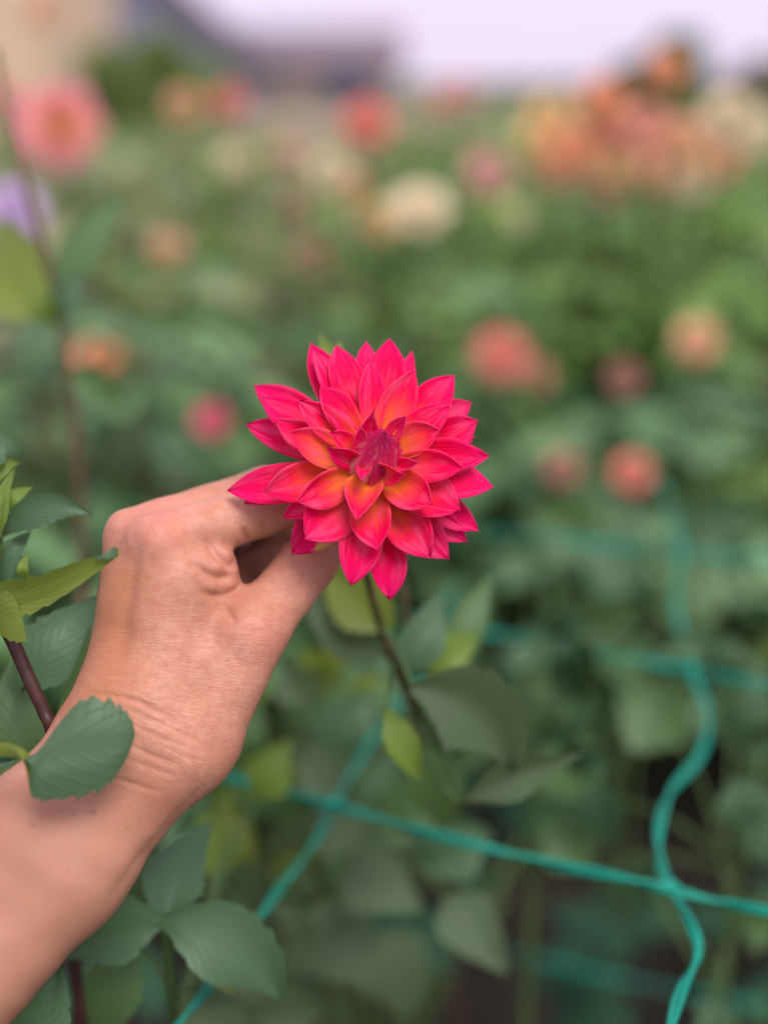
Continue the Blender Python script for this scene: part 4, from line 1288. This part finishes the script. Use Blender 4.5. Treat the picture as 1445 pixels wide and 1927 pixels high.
leafobj(np4, (430, 1640, 280), (380, 1520, 290), 100, 'leaf_bright', rnd=.0)

def bushy(label, base, leaves, mat_stem='stem_green', top=None):
    root = near_plant('dahlia_plant', label, base)
    t = top or (base[0], base[1] - 250, base[2] - 20)
    pth = spline([c2w(cpt(*t))[0], c2w(cpt(*base))[0], (root.location.x, root.location.y, -.02)], 30)
    STEMP[root.name] = [pth]
    V, Fc = tube_geo(pth, np.linspace(.0016, .0035, 30), 8)
    obj('stem', V, Fc, M[mat_stem], root)
    for (B, T, w, mt, rn) in leaves:
        leafobj(root, B, T, w, mt, (rng.uniform(-6, 6), 8, -8), rng.uniform(-.4, .4), rnd=rn)
    return root
bushy('dahlia plant with pale mildewed leaves below the netting crossing', (700, 1780, 380), [
    ((640, 1640, 310), (800, 1720, 275), 130, 'leaf_pale', .7), ((840, 1690, 260), (958, 1836, 245), 118, 'leaf_pale', 1.0),
    ((700, 1740, 330), (540, 1840, 340), 150, 'leaf_pale', .3), ((700, 1760, 340), (760, 1920, 340), 150, 'leaf_pale', .4),
    ((690, 1600, 340), (560, 1560, 350), 120, 'leaf_pale', .3), ((650, 1500, 350), (560, 1420, 360), 110, 'leaf_pale', .4),
    ((800, 1640, 330), (930, 1580, 340), 130, 'leaf_cool', .6), ((620, 1900, 360), (450, 1930, 360), 140, 'leaf_pale', .5),
    ((600, 1330, 360), (520, 1250, 360), 100, 'leaf_pale', .2), ((620, 1420, 360), (700, 1310, 360), 120, 'leaf_cool', .3),
    ((740, 1560, 350), (860, 1480, 350), 120, 'leaf', .3), ((560, 1700, 370), (600, 1560, 370), 100, 'leaf_olive', .0)])
bushy('dahlia plant with soft green leaves beyond the wavy netting cord', (1360, 1850, 420), [
    ((1400, 1560, 330), (1360, 1480, 330), 110, 'leaf_cool', 1.0), ((1420, 1620, 330), (1500, 1500, 330), 120, 'leaf_cool', .9),
    ((1330, 1960, 300), (1300, 1900, 300), 100, 'leaf_cool', 1.0), ((1280, 1400, 420), (1160, 1300, 430), 150, 'leaf', .25),
    ((1380, 1380, 430), (1440, 1260, 430), 120, 'leaf', .45), ((1120, 1500, 440), (980, 1380, 440), 140, 'leaf', .1),
    ((1100, 1640, 430), (1020, 1540, 440), 120, 'leaf', .05), ((1380, 1740, 400), (1480, 1760, 400), 120, 'leaf', .6)])
bushy('dahlia plant with fresh leaves right of the held flower', (1190, 1420, 940), [
    ((1200, 1100, 880), (1080, 1020, 880), 150, 'leaf_cool', 1.0), ((1180, 1180, 900), (1060, 1120, 900), 120, 'leaf', .25),
    ((1240, 1160, 900), (1360, 1080, 910), 130, 'leaf', .7), ((1120, 1040, 940), (980, 960, 940), 130, 'leaf', .45),
    ((1260, 1040, 940), (1380, 960, 940), 130, 'leaf_cool', .8), ((1060, 1260, 920), (940, 1230, 920), 110, 'leaf_cool', .2)], top=(1190, 1020, 900))

# leafy undergrowth below the net
def undergrowth(label, base, n, spread, tones, seed):
    r = random.Random(seed)
    lv = []
    for k in range(n):
        bx = base[0] + r.uniform(-spread, spread) * .6; by = base[1] - r.uniform(0, 300); bd = base[2] + r.uniform(-50, 60)
        L = r.uniform(70, 135); a = r.uniform(-2.6, .2) if r.random() < .7 else r.uniform(0, 3.1)
        lv.append(((bx, by, bd), (bx + L * math.cos(a), by + L * math.sin(a), bd + r.uniform(-40, 10)), L * r.uniform(.5, .75), r.choice(tones), r.random() * .9))
    return bushy(label, base, lv)
undergrowth('undergrowth dahlia with mixed pale and green leaves under the held flower', (620, 1560, 400), 20, 170, ['leaf_pale', 'leaf', 'leaf_cool', 'leaf_olive'], 1)
undergrowth('undergrowth dahlia with small mildewed leaves near the lower netting cord', (560, 1900, 380), 18, 180, ['leaf_pale', 'leaf', 'leaf_pale', 'leaf_olive'], 2)
undergrowth('undergrowth dahlia with yellow green shoots beside the forearm', (450, 1620, 390), 14, 120, ['leaf_bright', 'leaf_olive', 'leaf', 'leaf'], 3)
undergrowth('undergrowth dahlia with dim green leaves between the two netting cords', (1010, 1480, 420), 16, 200, ['shade_leaf', 'shade_leaf', 'leaf'], 4)
undergrowth('undergrowth dahlia with grey green leaves right of the wavy netting cord', (1400, 1500, 460), 12, 120, ['shade_leaf', 'leaf', 'leaf_cool'], 5)

# ------------------------------------------------------------------ green garden netting, a level sheet of wavy cords
net = tag(empty('garden_netting', wpt(1265, 1675, .66)), 'teal green plastic support netting stretched level through the dahlias', 'netting')
NETZ = None
def netpt(px, py, dz=0):
    """where a photo pixel meets the level net"""
    o = np.array(CAM); d = np.array(wpt(px, py, 1.0)) - o
    zt = .84 + dz
    return o + d * ((zt - o[2]) / d[2])
CORDS = [
 [(300, 1418), (430, 1462), (530, 1490), (628, 1516), (760, 1555), (900, 1592), (1060, 1630), (1180, 1655), (1256, 1674), (1350, 1697), (1445, 1716), (1600, 1745)],
 [(700, 1150), (880, 1185), (960, 1198), (1080, 1222), (1200, 1243), (1300, 1262), (1380, 1277), (1445, 1290), (1580, 1310)],
 [(900, 1000), (1080, 1018), (1270, 1040), (1360, 1050), (1445, 1052), (1580, 1066)],
 [(520, 1700), (700, 1745), (980, 1800), (1130, 1835), (1310, 1872), (1445, 1895), (1620, 1925)],
 [(1240, 900), (1262, 960), (1280, 1040), (1272, 1110), (1280, 1190), (1300, 1262), (1330, 1340), (1318, 1420), (1262, 1490), (1240, 1560), (1242, 1620), (1262, 1676), (1304, 1750), (1312, 1800), (1280, 1870), (1255, 1960), (1240, 2080)],
 [(860, 1100), (800, 1215), (770, 1290), (715, 1370), (672, 1440), (628, 1516), (590, 1590), (528, 1670), (480, 1740), (400, 1850), (330, 1935), (250, 2050)],
]
DZ = [0, 0, 0, -.5, 0, -.015]
THK = [.92, .92, .92, .7, .92, .62]
for ci, cd in enumerate(CORDS):
    P = np.array([netpt(x, y, DZ[ci] + .004 * math.sin(i * 1.9 + ci)) for i, (x, y) in enumerate(cd)])
    n = 14 * len(cd)
    path = spline(P, n)
    V, Fc = tube_geo(path, .0013 + .0003 * np.sin(np.linspace(0, 60, n)), 8)
    # flattened twin-strand cord: two twisted filaments
    ph = np.linspace(0, n * .12, n)
    T = np.gradient(path, axis=0); T /= np.linalg.norm(T, axis=1)[:, None]
    s = np.cross(T, [0, 0, 1.0]); s /= np.linalg.norm(s, axis=1)[:, None]
    upv = np.cross(s, T)
    o = s * np.cos(ph)[:, None] * .0015 + upv * np.sin(ph)[:, None] * .0015
    Va, Fa = tube_geo(path + o, .0016 * THK[ci], 6); Vb, Fb = tube_geo(path - o, .0016 * THK[ci], 6)
    obj('cord', np.vstack([Va, Vb]), Fa + [tuple(i + len(Va) for i in f) for f in Fb], M['net'], net)
for (x, y) in ((1258, 1674), (1300, 1262), (628, 1516), (1280, 1041), (800, 1215)):
    c = netpt(x, y)
    path = spline([c + (-.006, -.002, 0), c + (0, 0, .002), c + (.006, .002, 0)], 7)
    V, Fc = tube_geo(path, (.0012, .0028, .0036, .0038, .0036, .0028, .0012), 8)
    obj('knot', V, Fc, M['net'], net)
